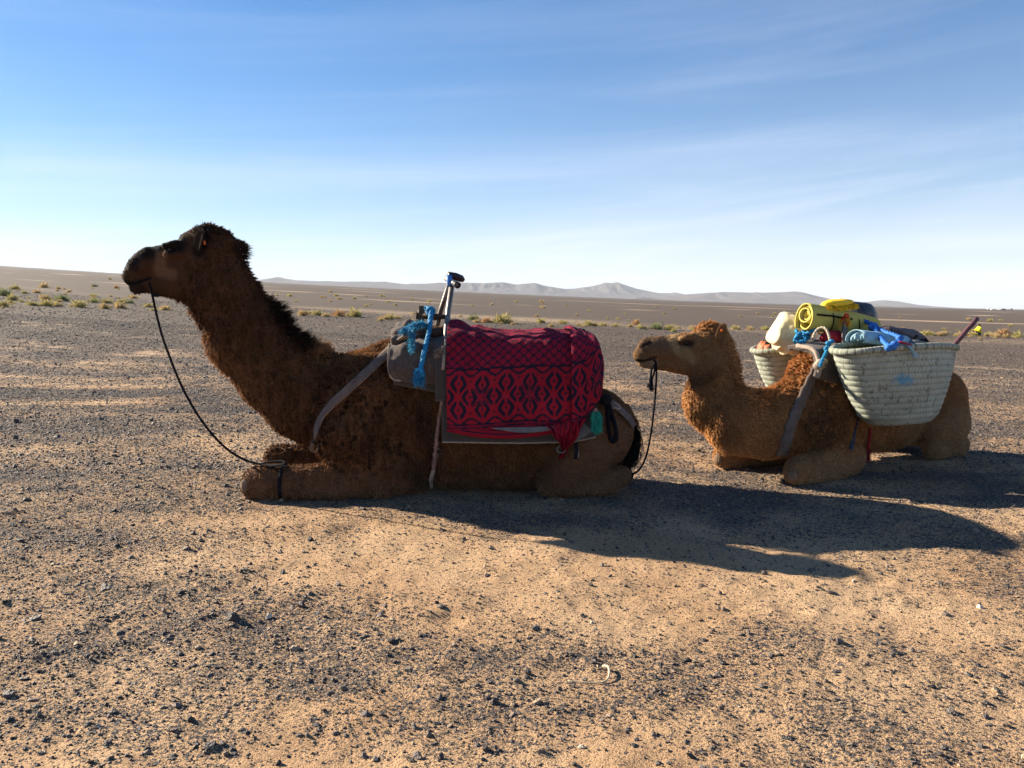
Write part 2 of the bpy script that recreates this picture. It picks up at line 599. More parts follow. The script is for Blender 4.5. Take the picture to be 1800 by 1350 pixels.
def ground_mat():
    m = bpy.data.materials.new("stony_sand")
    m.use_nodes = True
    nt = m.node_tree
    L = nt.links.new
    bs = nt.nodes["Principled BSDF"]

    def N(kind, **kw):
        n = nt.nodes.new(kind)
        for k, v in kw.items():
            setattr(n, k, v)
        return n

    def M(op, a, b=None, clamp=False):
        n = N("ShaderNodeMath", operation=op)
        n.use_clamp = clamp
        for i, v in enumerate((a, b)):
            if v is None:
                continue
            if isinstance(v, (int, float)):
                n.inputs[i].default_value = v
            else:
                L(v, n.inputs[i])
        return n.outputs[0]

    def noise(scale, detail=4, rough=0.6, vec=None):
        n = N("ShaderNodeTexNoise")
        n.inputs["Scale"].default_value = scale
        n.inputs["Detail"].default_value = detail
        n.inputs["Roughness"].default_value = rough
        L(vec or tco, n.inputs["Vector"])
        return n.outputs[0]

    def mix(f, a, b):
        n = N("ShaderNodeMix", data_type='RGBA')
        for s, v in (("Factor", f), ("A", a), ("B", b)):
            if isinstance(v, tuple):
                n.inputs[s].default_value = (*v, 1)
            elif isinstance(v, (int, float)):
                n.inputs[s].default_value = v
            else:
                L(v, n.inputs[s])
        return n.outputs["Result"]

    def mr(v, a, b, c=0.0, d=1.0):
        n = N("ShaderNodeMapRange", interpolation_type='SMOOTHSTEP')
        L(v, n.inputs[0])
        for i, x in enumerate((a, b, c, d)):
            if isinstance(x, (int, float)):
                n.inputs[i + 1].default_value = x
            else:
                L(x, n.inputs[i + 1])
        return n.outputs[0]

    tco = N("ShaderNodeTexCoord").outputs["Object"]
    at = N("ShaderNodeAttribute", attribute_name="gravel")
    g = at.outputs["Fac"]
    sx = N("ShaderNodeSeparateXYZ")
    L(tco, sx.inputs[0])
    dist = M('SQRT', M('ADD', M('MULTIPLY', sx.outputs[0], sx.outputs[0]), M('MULTIPLY', sx.outputs[1], sx.outputs[1])))
    # sand, with redder and paler patches
    sand = mix(mr(noise(1.1, 5), 0.3, 0.7), (0.55, 0.345, 0.190), (0.67, 0.460, 0.275))
    sand = mix(mr(noise(420, 2), 0.35, 0.7, 0.0, 0.35), sand, (0.30, 0.18, 0.10))
    # grit: small dark specks, their share set by the gravel mask
    grit_c = mix(mr(noise(150, 2), 0.3, 0.7), (0.045, 0.042, 0.045), (0.15, 0.135, 0.13))
    thr = M('SUBTRACT', 0.62, M('MULTIPLY', g, 0.22))
    f1 = mr(noise(130, 3, 0.7), thr, M('ADD', thr, 0.05))
    f2 = mr(noise(52, 3, 0.7), M('ADD', thr, 0.01), M('ADD', thr, 0.05))
    f = M('MAXIMUM', f1, f2)
    near = mix(f, sand, grit_c)
    # farther off the stones run together
    farc = mix(mr(noise(9, 6, 0.75), 0.3, 0.7), (0.066, 0.051, 0.040), (0.118, 0.090, 0.068))
    farc = mix(mr(noise(0.7, 4, 0.6), 0.35, 0.7, 0.0, 0.5), farc, (0.10, 0.08, 0.066))
    sandf = mix(mr(noise(2.0, 4), 0.3, 0.7), (0.33, 0.24, 0.155), (0.42, 0.31, 0.20))
    gf = M('ADD', g, M('MULTIPLY', M('SUBTRACT', noise(14, 4, 0.8), 0.5), 0.9))
    far = mix(mr(gf, 0.30, 0.62), sandf, farc)
    base = mix(mr(dist, 9, 26), near, far)
    L(base, bs.inputs["Base Color"])
    bs.inputs["Roughness"].default_value = 0.95
    bs.inputs["Specular IOR Level"].default_value = 0.15
    # relief: sand ripples and grit standing proud
    h = M('ADD', M('MULTIPLY', f, 0.5), M('ADD', M('MULTIPLY', noise(28, 6, 0.7), 1.2), M('MULTIPLY', noise(170, 3, 0.7), 0.7)))
    bp = N("ShaderNodeBump")
    bp.inputs["Strength"].default_value = 1.0
    bp.inputs["Distance"].default_value = 0.022
    L(h, bp.inputs["Height"])
    hf = M('ADD', noise(6, 8, 0.85), M('MULTIPLY', noise(40, 4, 0.8), 0.25))
    bp2 = N("ShaderNodeBump")
    bp2.inputs["Strength"].default_value = 0.22
    bp2.inputs["Distance"].default_value = 0.06
    L(hf, bp2.inputs["Height"])
    nm = N("ShaderNodeMix", data_type='VECTOR')
    L(mr(dist, 9, 26), nm.inputs["Factor"])
    L(bp.outputs[0], nm.inputs["A"])
    L(bp2.outputs[0], nm.inputs["B"])
    L(nm.outputs["Result"], bs.inputs["Normal"])
    return m


ground = build_ground()

# ================================================================== far hills
def ridge(name, prof, dist, depth, seed, col):
    """a range standing on the plain: photo profile (u, v) of its crest, real height from its distance"""
    us = np.array([p[0] for p in prof], float)
    vs = np.array([p[1] for p in prof], float)
    u = np.arange(us[0], us[-1] + 1, 2.2)
    v = np.interp(u, us, vs)
    v = v + 0.9 * fbm(np.stack([u / 14, 0 * u, 0 * u], -1), seed, 4) * np.interp(u, [us[0], us[0] + 20, us[-1] - 20, us[-1]], [0, 1, 1, 0])
    ks = np.linspace(-1, 1, 41)
    n = len(u)
    G = np.zeros((n, len(ks), 3))
    for a in range(n):
        d = ray(u[a], v[a])
        for b, k in enumerate(ks):
            Yk = dist + depth * k
            X = d[0] / d[1] * dist
            zc = CAM_H + d[2] / d[1] * dist
            zb = float(terrain_z(X, Yk)) - 2.0
            s = (1 - abs(k)) ** 1.25
            G[a, b] = (X, Yk, zb + max(zc - zb, 0) * s)
    H = np.maximum(G[..., 2] - G[:, :1, 2], 0)
    nz = fbm(G * np.array([1 / 150., 1 / 260., 1 / 400.]), seed + 3, 5)
    gul = np.abs(fbm(G * np.array([1 / 70., 1 / 300., 0]), seed + 9, 4))
    side = 1 - np.exp(-((ks / 0.10) ** 2))[None, :]
    G[..., 2] += (nz * 0.25 - gul * 0.45) * H * side
    m = mat_basic(name + "_rock", col, 0.95, 0.22, 0.012, 0.0, spec=0.1)
    o = link(name, mesh_np(name, G.reshape(-1, 3), MB().grid(G).q[0], m, True))
    return tag(o, kind="structure")


HILL = (0.095, 0.080, 0.076)
ridge("hills", [(400, 500), (440, 494), (470, 491), (488, 487), (505, 490), (525, 493), (560, 494), (600, 495), (640, 495), (680, 495), (705, 499), (740, 499),
                (780, 497), (815, 497), (850, 498), (885, 496), (905, 500), (940, 497), (955, 501), (975, 505), (1000, 509), (1040, 513), (1080, 518)], 5200, 620, 3, HILL)
ridge("hills", [(960, 512), (990, 508), (1015, 507), (1035, 504), (1055, 500), (1063, 497), (1075, 498), (1085, 496), (1100, 501), (1120, 508), (1150, 514), (1180, 516),
                (1185, 514), (1195, 516), (1215, 520)], 5700, 560, 13, HILL)
ridge("hills", [(1130, 522), (1180, 520), (1215, 517), (1240, 515), (1270, 513), (1300, 514), (1330, 514), (1360, 514), (1395, 512), (1410, 514), (1440, 521), (1470, 527), (1510, 533), (1540, 537)],
      4600, 600, 23, (0.11, 0.09, 0.082))
ridge("hills", [(1470, 540), (1500, 534), (1530, 530), (1555, 527), (1565, 528), (1590, 532), (1620, 537), (1660, 541), (1700, 543), (1760, 545), (1830, 546), (1900, 547)], 5300, 500, 33, HILL)

# ================================================================== gravel
def rock_mesh(name, seed, mat, flat=0.45, sub=2, ang=0.35):
    import bmesh
    r = np.random.default_rng(seed)
    bm = bmesh.new()
    bmesh.ops.create_icosphere(bm, subdivisions=sub, radius=1.0)
    V = np.array([v.co[:] for v in bm.verts])
    pl = r.normal(size=(7, 3))
    pl /= np.linalg.norm(pl, axis=1)[:, None]
    dd = r.uniform(0.45, 0.85, 7)
    for n_, d_ in zip(pl, dd):                      # chip facets off
        t = V @ n_
        V = V - np.outer(np.maximum(t - d_, 0), n_)
    V = V * (1 + 0.10 * fbm(V * 1.7, seed, 2))[:, None]
    V *= np.array([1.0, r.uniform(0.55, 0.9), flat * r.uniform(0.7, 1.4)])
    for v, c in zip(bm.verts, V):
        v.co = c
    me = bpy.data.meshes.new(name)
    bm.to_mesh(me)
    bm.free()
    me.materials.append(mat)
    return me


def stone_mat(name, cols, rough=0.62, spec=0.4):
    m = bpy.data.materials.new(name)
    m.use_nodes = True
    nt = m.node_tree
    L = nt.links.new
    bs = nt.nodes["Principled BSDF"]
    oi = nt.nodes.new("ShaderNodeObjectInfo")
    cr = nt.nodes.new("ShaderNodeValToRGB")
    els = cr.color_ramp.elements
    for k, (p, c) in enumerate(cols):
        e = els[k] if k < 2 else els.new(p)
        e.position = p
        e.color = (*c, 1)
    L(oi.outputs["Random"], cr.inputs[0])
    tc_ = nt.nodes.new("ShaderNodeTexCoord")
    no = nt.nodes.new("ShaderNodeTexNoise")
    no.inputs["Scale"].default_value = 3.0
    no.inputs["Detail"].default_value = 6
    L(tc_.outputs["Object"], no.inputs["Vector"])
    mr_ = nt.nodes.new("ShaderNodeMapRange")
    L(no.outputs[0], mr_.inputs[0])
    mr_.inputs[1].default_value = 0.3
    mr_.inputs[2].default_value = 0.7
    mr_.inputs[3].default_value = 0.6
    mr_.inputs[4].default_value = 1.5
    mu = nt.nodes.new("ShaderNodeVectorMath")
    mu.operation = 'SCALE'
    L(cr.outputs[0], mu.inputs[0])
    L(mr_.outputs[0], mu.inputs["Scale"])
    L(mu.outputs[0], bs.inputs["Base Color"])
    bs.inputs["Roughness"].default_value = rough
    bs.inputs["Specular IOR Level"].default_value = spec
    bp = nt.nodes.new("ShaderNodeBump")
    bp.inputs["Strength"].default_value = 0.4
    bp.inputs["Distance"].default_value = 0.1
    L(no.outputs[0], bp.inputs["Height"])
    L(bp.outputs[0], bs.inputs["Normal"])
    return m


M_STONE = stone_mat("dark_slate", [(0.0, (0.036, 0.031, 0.029)), (0.4, (0.082, 0.069, 0.061)), (0.75, (0.15, 0.122, 0.10)), (0.92, (0.23, 0.165, 0.115)), (1.0, (0.38, 0.28, 0.18))])
M_PALE = stone_mat("pale_pebble", [(0.0, (0.55, 0.40, 0.24)), (1.0, (0.62, 0.55, 0.45))])
rock_col = bpy.data.collections.new("rock_shapes")
ROCKS = []
for k in range(7):
    me = rock_mesh("rock_shape", 100 + k, M_STONE, 0.28 + 0.06 * k, 1)
    o = bpy.data.objects.new("rock_shape", me)
    rock_col.objects.link(o)
    ROCKS.append(me)


def scatter(n, y0, y1, power, seed):
    r = np.random.default_rng(seed)
    # even over the ground between two distances, inside the view and a margin either side
    y = np.sqrt(r.uniform(y0 * y0, y1 * y1, n))
    x = r.uniform(-0.80, 0.80, n) * y
    g = gravel_mask(x, y)
    k = r.uniform(0, 1, n) < np.clip(0.10 + 1.15 * g ** power, 0, 1)
    return x[k], y[k]


pts, scl, rot = [], [], []
for (n, y0, y1, s0, sp, pw, seed) in ((330000, 1.7, 5.2, 0.0030, 0.42, 1.3, 1), (34000, 1.7, 5.5, 0.0068, 0.42, 1.5, 2), (420000, 5.2, 11, 0.0050, 0.5, 1.3, 3),
                                      (30000, 5.2, 14, 0.0105, 0.4, 1.4, 4), (240000, 11, 26, 0.0105, 0.45, 1.2, 5), (60000, 26, 48, 0.02, 0.4, 1.1, 6)):
    x, y = scatter(n, y0, y1, pw, seed)
    r = np.random.default_rng(seed + 50)
    s = s0 * np.exp(r.normal(0, sp, len(x)))
    pts.append(np.stack([x, y, ground_z(x, y) + s * 0.12], -1))
    scl.append(s)
    rot.append(np.stack([r.normal(0, 0.30, len(x)), r.normal(0, 0.30, len(x)), r.uniform(0, 6.28, len(x))], -1))
pts, scl, rot = np.concatenate(pts), np.concatenate(scl), np.concatenate(rot)
gme = bpy.data.meshes.new("gravel")
gme.vertices.add(len(pts))
gme.vertices.foreach_set("co", pts.astype(np.float32).ravel())
for nm, dt, arr in (("scl", 'FLOAT', scl), ("rot", 'FLOAT_VECTOR', rot)):
    a = gme.attributes.new(nm, dt, 'POINT')
    a.data.foreach_set("value" if dt == 'FLOAT' else "vector", np.asarray(arr, np.float32).ravel())
gravel = tag(link("gravel", gme), "loose dark slate gravel strewn over the sandy ground", "gravel", kind="stuff")
ng = bpy.data.node_groups.new("gravel_nodes", 'GeometryNodeTree')
ng.interface.new_socket("Geometry", in_out='INPUT', socket_type='NodeSocketGeometry')
ng.interface.new_socket("Geometry", in_out='OUTPUT', socket_type='NodeSocketGeometry')
gi = ng.nodes.new("NodeGroupInput")
go = ng.nodes.new("NodeGroupOutput")
ci = ng.nodes.new("GeometryNodeCollectionInfo")
ci.inputs["Collection"].default_value = rock_col
ci.inputs["Separate Children"].default_value = True
ci.inputs["Reset Children"].default_value = True
iop = ng.nodes.new("GeometryNodeInstanceOnPoints")
iop.inputs["Pick Instance"].default_value = True
na = ng.nodes.new("GeometryNodeInputNamedAttribute")
na.data_type = 'FLOAT'
na.inputs["Name"].default_value = "scl"
nr = ng.nodes.new("GeometryNodeInputNamedAttribute")
nr.data_type = 'FLOAT_VECTOR'
nr.inputs["Name"].default_value = "rot"
er = ng.nodes.new("FunctionNodeEulerToRotation")
ng.links.new(nr.outputs["Attribute"], er.inputs[0])
ng.links.new(gi.outputs[0], iop.inputs["Points"])
ng.links.new(ci.outputs[0], iop.inputs["Instance"])
ng.links.new(er.outputs[0], iop.inputs["Rotation"])
ng.links.new(na.outputs["Attribute"], iop.inputs["Scale"])
ng.links.new(iop.outputs[0], go.inputs[0])
mod = gravel.modifiers.new("scatter", 'NODES')
mod.node_group = ng


def on_ground(u, v):
    """photo pixel -> the point of the ground it shows"""
    d = ray(u, v)
    t = np.geomspace(1.5, 900, 260)
    q = CAMP + d * t[:, None]
    k = int(np.argmax(q[:, 2] < ground_z(q[:, 0], q[:, 1])))
    lo, hi = t[max(k - 1, 0)], t[k]
    for _ in range(18):
        m = (lo + hi) / 2
        q = CAMP + d * m
        if q[2] < float(ground_z(q[0], q[1])):
            hi = m
        else:
            lo = m
    return CAMP + d * hi
# ================================================================== bodies from blended round cones
class Body:
    def __init__(self, frame):
        self.fr, self.pr = frame, []

    def cone(self, a, b, ra, rb, lat=1.0, k=0.05, cut=False):
        self.pr.append((np.asarray(a, float), np.asarray(b, float), ra, rb, lat, k, cut))
        return self

    def px(self, u0, v0, r0, u1, v1, r1, off=0.0, lat=1.0, k=0.05, off1=None, cut=False):
        """round cone between two photo pixels on the plane off metres from the midplane; radii in photo pixels"""
        a, b = self.fr.P(u0, v0, off), self.fr.P(u1, v1, off if off1 is None else off1)
        return self.cone(a, b, r0 * a[1] / F, r1 * b[1] / F, lat, k, cut)

    def mirror_last(self, n=1):
        nn, A = self.fr.n, self.fr.A
        for p in self.pr[-n:]:
            f = lambda q: q - 2 * nn * ((q - A) @ nn)
            self.pr.append((f(p[0]), f(p[1])) + p[2:])
        return self

    def sdf(self, p):
        p = np.asarray(p, float)
        d = np.full(p.shape[:-1], 9.0)
        nn = self.fr.n
        for a, b, ra, rb, lat, k, cut in self.pr:
            q = p - a
            ba = b - a
            if lat != 1.0:
                q = q + ((q @ nn) * (1 / lat - 1))[..., None] * nn
                ba = ba + (ba @ nn) * (1 / lat - 1) * nn
            t = np.clip((q @ ba) / max(ba @ ba, 1e-9), 0, 1)
            e = np.linalg.norm(q - t[..., None] * ba, axis=-1) - (ra + (rb - ra) * t)
            if cut:
                h = np.clip(0.5 - 0.5 * (d + e) / k, 0, 1)
                d = d * (1 - h) - e * h + k * h * (1 - h)
            else:
                h = np.clip(0.5 + 0.5 * (e - d) / k, 0, 1)
                d = e * (1 - h) + d * h - k * h * (1 - h)
        return d

    def grad(self, p, e=0.004):
        g = np.stack([self.sdf(p + np.eye(3)[k] * e) - self.sdf(p - np.eye(3)[k] * e) for k in range(3)], -1)
        return g / (np.linalg.norm(g, axis=-1)[..., None] + 1e-9)

    def hit(self, u, v, lift=0.0, far=9.0):
        """where the sight line through a photo pixel meets the body (or passes nearest to it)"""
        d = ray(u, v)
        d = d / np.linalg.norm(d)
        t = 2.0
        best = (9, t)
        for _ in range(160):
            s = float(self.sdf((CAMP + d * t)[None])[0]) - lift
            if s < best[0]:
                best = (s, t)
            if s < 0.0015:
                return CAMP + d * t
            t += max(s * 0.7, 0.001)
            if t > far:
                break
        p = CAMP + d * best[1]
        return p

    def surf(self, p, lift=0.0):
        """move points to lift metres outside the body"""
        p = np.array(p, float)
        for _ in range(6):
            p = p - self.grad(p) * (self.sdf(p) - lift)[..., None]
        return p

    def mesh(self, h, floor=None):
        lo = np.min([np.minimum(p[0], p[1]) - max(p[2], p[3]) for p in self.pr], 0) - 3 * h
        hi = np.max([np.maximum(p[0], p[1]) + max(p[2], p[3]) for p in self.pr], 0) + 3 * h
        n = np.ceil((hi - lo) / h).astype(int) + 1
        ax = [lo[k] + np.arange(n[k]) * h for k in range(3)]
        # coarse pass, then the exact distance only in a band around the surface
        st = 4
        cx = [lo[k] + np.arange(0, n[k] + st, st) * h for k in range(3)]
        C = np.stack(np.meshgrid(*cx, indexing='ij'), -1)
        Dc = self.sdf(C)
        D = Dc.repeat(st, 0).repeat(st, 1).repeat(st, 2)
        D = D[:n[0], :n[1], :n[2]].astype(np.float32)
        m = np.argwhere(np.abs(D) < 11 * h)
        for i in range(0, len(m), 200000):
            k = m[i:i + 200000]
            D[tuple(k.T)] = self.sdf(lo + k * h)
        if floor is not None:
            D = np.maximum(D, (floor - ax[2])[None, None, :].astype(np.float32))
        S = D < 0
        # surface nets
        c = S[:-1, :-1, :-1].astype(np.int8)
        cnt = np.zeros(c.shape, np.int8)
        for dx in (0, 1):
            for dy in (0, 1):
                for dz in (0, 1):
                    cnt += S[dx:S.shape[0] - 1 + dx, dy:S.shape[1] - 1 + dy, dz:S.shape[2] - 1 + dz]
        act = (cnt > 0) & (cnt < 8)
        idx = np.full(act.shape, -1, np.int64)
        cells = np.argwhere(act)
        idx[act] = np.arange(len(cells))
        pos = np.zeros((len(cells), 3))
        wgt = np.zeros(len(cells))
        corners = [(x, y, z) for x in (0, 1) for y in (0, 1) for z in (0, 1)]
        for a in range(8):
            for b in range(a + 1, 8):
                ca, cb = np.array(corners[a]), np.array(corners[b])
                if np.abs(ca - cb).sum() != 1:
                    continue
                da = D[tuple((cells + ca).T)]
                db = D[tuple((cells + cb).T)]
                m = (da < 0) != (db < 0)
                t = np.where(m, da / np.where(m, da - db, 1), 0)
                pos += np.where(m[:, None], ca + t[:, None] * (cb - ca), 0)
                wgt += m
        V = lo + (cells + pos / wgt[:, None]) * h
        quads = []
        for k in range(3):
            o1, o2 = [(1, 2), (2, 0), (0, 1)][k]
            sl0 = [slice(None)] * 3
            sl1 = [slice(None)] * 3
            sl0[k] = slice(0, -1)
            sl1[k] = slice(1, None)
            a, b = S[tuple(sl0)], S[tuple(sl1)]
            e = np.argwhere(a != b)
            e = e[(e[:, o1] > 0) & (e[:, o2] > 0) & (e[:, o1] < n[o1] - 1) & (e[:, o2] < n[o2] - 1)]
            flip = S[tuple(e.T)]
            u1, u2 = np.zeros(3, int), np.zeros(3, int)
            u1[o1], u2[o2] = 1, 1
            q = np.stack([idx[tuple((e - u1 - u2).T)], idx[tuple((e - u2).T)], idx[tuple(e.T)], idx[tuple((e - u1).T)]], -1)
            q[~flip] = q[~flip][:, ::-1]
            quads.append(q)
        Q = np.concatenate(quads)
        return V, Q[(Q >= 0).all(1)]


def fur_mesh(name, V, Q, Nv, n, fn, mat, parent, seed=0):
    """n short blades of hair on a surface; fn(points, normals) -> direction, length, width, colour, keep"""
    r = np.random.default_rng(seed)
    T = np.concatenate([Q[:, [0, 1, 2]], Q[:, [0, 2, 3]]])
    A = 0.5 * np.linalg.norm(np.cross(V[T[:, 1]] - V[T[:, 0]], V[T[:, 2]] - V[T[:, 0]]), axis=1)
    f = r.choice(len(T), n, p=A / A.sum())
    a, b = r.uniform(0, 1, n), r.uniform(0, 1, n)
    s = a + b > 1
    a[s], b[s] = 1 - a[s], 1 - b[s]
    p = V[T[f, 0]] * (1 - a - b)[:, None] + V[T[f, 1]] * a[:, None] + V[T[f, 2]] * b[:, None]
    nn = Nv[T[f, 0]] * (1 - a - b)[:, None] + Nv[T[f, 1]] * a[:, None] + Nv[T[f, 2]] * b[:, None]
    nn /= np.linalg.norm(nn, axis=1)[:, None] + 1e-9
    d, L, w, col, keep = fn(p, nn, r)
    p, nn, d, L, w, col = p[keep], nn[keep], d[keep], L[keep], w[keep], col[keep]
    return blades(name, p, nn, d, L, w, col, mat, parent, r, 0.35, 0.5)


def blades(name, p, nn, d, L, w, col, mat, parent, r, curl=0.35, rootc=0.75):
    n = len(p)
    d = d / (np.linalg.norm(d, axis=1)[:, None] + 1e-9)
    side = np.cross(d, nn + 0.6 * r.normal(size=(n, 3)))
    side /= np.linalg.norm(side, axis=1)[:, None] + 1e-9
    d2 = d + curl * r.normal(size=(n, 3)) * 0.6 - 0.25 * nn
    d2 /= np.linalg.norm(d2, axis=1)[:, None] + 1e-9
    w3 = (side * w[:, None])
    root = p - nn * 0.004
    mid = p + d * (L * 0.5)[:, None]
    tip = mid + d2 * (L * 0.55)[:, None]
    VV = np.stack([root - w3, root + w3, mid - w3 * 0.75, mid + w3 * 0.75, tip], 1).reshape(-1, 3)
    k = np.arange(n)[:, None] * 5
    TT = np.concatenate([k + np.array([0, 1, 3]), k + np.array([0, 3, 2]), k + np.array([2, 3, 4])])
    cc = np.repeat(col, 5, 0).reshape(n, 5, 3).copy()
    cc[:, :2] *= rootc  # darker roots, paler tips: shade between the locks put into the colour
    cc[:, 4] *= 1.3
    me = mesh_np(name, VV - parent_off(parent), TT, mat, True, {"tint": np.clip(cc.reshape(-1, 3), 0, 1)})
    return link(name, me, parent)


def poly_dist(u, v, poly):
    """distance in photo pixels to a polyline, and where along it"""
    best = np.full(u.shape, 1e9)
    for (a, b), (c, d) in zip(poly[:-1], poly[1:]):
        t = np.clip(((u - a) * (c - a) + (v - b) * (d - b)) / ((c - a) ** 2 + (d - b) ** 2), 0, 1)
        best = np.minimum(best, np.hypot(u - a - t * (c - a), v - b - t * (d - b)))
    return best


def tufts(p, size, seed):
    """group hairs into locks: the vector to each lock's centre and two random numbers per lock"""
    q = p / size + 0.6 * vec_noise(p * 30, seed)
    k = np.floor(q)
    k_ = k.astype(np.int64)
    h = [_hash(k_[:, 0], k_[:, 1], k_[:, 2], seed + s) for s in range(5)]
    return (k + .5 - q), np.stack(h[:3], -1) * 2 - 1, h[3], h[4]


M_FUR = mat_basic("camel_hair", (1, 1, 1), 0.75, 0.10, 30, attr="tint", spec=0.15, transl=0.30)
M_HIDE = mat_basic("camel_hide", (1, 1, 1), 0.85, 0.18, 14, 0.5, 90, attr="tint", spec=0.15)
M_EYE = mat_basic("camel_eye", (0.012, 0.008, 0.006), 0.3, 0.1, 5, spec=0.35)
M_CALLUS = mat_basic("callus_skin", (0.165, 0.11, 0.072), 0.85, 0.3, 40, 0.6, 120)
M_TAG = mat_basic("orange_plastic", (0.75, 0.16, 0.02), 0.5, 0.1, 5)

# ------------------------------------------------------------------ the dark camel in front
FR1 = Frame((0, 4.74), 0.0)
B1 = Body(FR1)
NEAR, FARO = 0.27, -0.30
# trunk
B1.px(640, 728, 100, 760, 735, 112, 0, .72, .06)
B1.px(760, 740, 116, 915, 742, 116, 0, .76, .10)
B1.px(915, 740, 112, 1035, 765, 76, 0, .78, .10)
B1.px(830, 668, 74, 900, 664, 74, 0, .6, .12)                       # hump below the load
# neck
B1.px(672, 668, 62, 770, 650, 76, 0, .6, .07)                        # withers
B1.px(600, 710, 87, 535, 696, 77, 0, .62, .07)
B1.px(545, 698, 75, 484, 655, 67, 0, .58, .07)
B1.px(484, 655, 67, 433, 588, 65, 0, .52, .06)
B1.px(433, 588, 65, 392, 518, 58, 0, .52, .06)
# head
B1.px(392, 518, 58, 372, 450, 46, 0, .60, .05)
B1.px(368, 441, 44, 352, 447, 42, 0, .66, .04)                      # skull
B1.px(325, 468, 36, 340, 490, 38, 0, .60, .03)                      # cheek
B1.px(312, 456, 30, 262, 462, 25, 0, .62, .03)                      # bridge of the nose
B1.px(264, 456, 19, 244, 467, 18, 0, .74, .02)
B1.px(240, 474, 18, 230, 486, 14.5, 0, .95, .015)                     # upper lip
B1.px(313, 496, 29, 250, 500, 13, 0, .55, .025)                     # lower jaw
B1.px(250, 500, 12, 238, 505, 11, 0, .75, .012)
for sd in (1, -1):
    B1.px(216, 497, 4, 262, 491, 4.5, 0.088 * sd, 1, .008, cut=True)  # mouth line
    B1.px(308, 431, 8, 292, 433, 6, 0.072 * sd, 1, .025)            # brow
    B1.px(314, 446, 10, 296, 448, 8, 0.078 * sd, 1, .02)            # below the eye
    B1.px(238, 455, 4, 247, 448, 3, 0.066 * sd, 1, .012, cut=True)  # nostril
    B1.px(302, 438, 6, 297, 438, 5, 0.098 * sd, 1, .010, cut=True)  # eye socket
# near fore leg, folded: shoulder, upper arm, forearm and shank lying on the ground
B1.px(655, 715, 92, 630, 765, 72, 0.13, .75, .06, 0.19)
B1.px(628, 770, 66, 690, 822, 46, 0.21, .75, .06, 0.24)
B1.px(665, 846, 33, 560, 846, 29, NEAR, .9, .012)
B1.px(560, 845, 28, 468, 848, 30, NEAR, .9, .012)
B1.px(468, 849, 31, 452, 850, 29, NEAR, .92, .03)
B1.px(600, 858, 22, 470, 862, 17, NEAR + .02, 1.2, .03)
B1.px(730, 840, 26, 712, 836, 24, 0.16, 1.2, .04)                   # chest pad and the tucked foot
# far fore leg
B1.px(655, 725, 85, 640, 770, 66, -0.13, .75, .06, -0.2)
B1.px(640, 800, 42, 600, 808, 28, FARO, .9, .04)
B1.px(600, 807, 25, 488, 808, 24, FARO, .9, .03)
# hind legs
for sd in (1, -1):
    B1.px(1040, 755, 74, 1010, 800, 58, 0.16 * sd, .7, .06, 0.21 * sd)
    B1.px(1020, 792, 56, 976, 842, 30, 0.22 * sd, .8, .03, 0.27 * sd)
    B1.px(970, 846, 25, 964, 852, 20, 0.27 * sd, .95, .02)
    B1.px(975, 858, 15, 1070, 854, 17, 0.26 * sd, .9, .015, 0.25 * sd)
    B1.px(1066, 842, 22, 1092, 836, 19, 0.23 * sd, .9, .012, .20 * sd)
B1.px(1098, 722, 12, 1112, 745, 11, 0, 1, .03)                      # root of the tail

def weather(col, p):
    """uneven coat: faded and darker areas, and dust on whatever touches the ground"""
    col = col * (1 + .38 * fbm(p * 4.5, 77, 3))[:, None]
    du = (.30 * sstep(.22, .02, p[:, 2]) * (.6 + .6 * fbm(p * 9, 78, 2)))[:, None]
    return np.clip(col * (1 - du) + np.array((.40, .27, .155)) * du, 0, 1)


MANE1 = [(425, 436), (438, 450), (455, 470), (475, 510), (500, 562), (530, 600), (565, 618)]
BEARD1 = [(318, 545), (345, 600), (392, 634)]


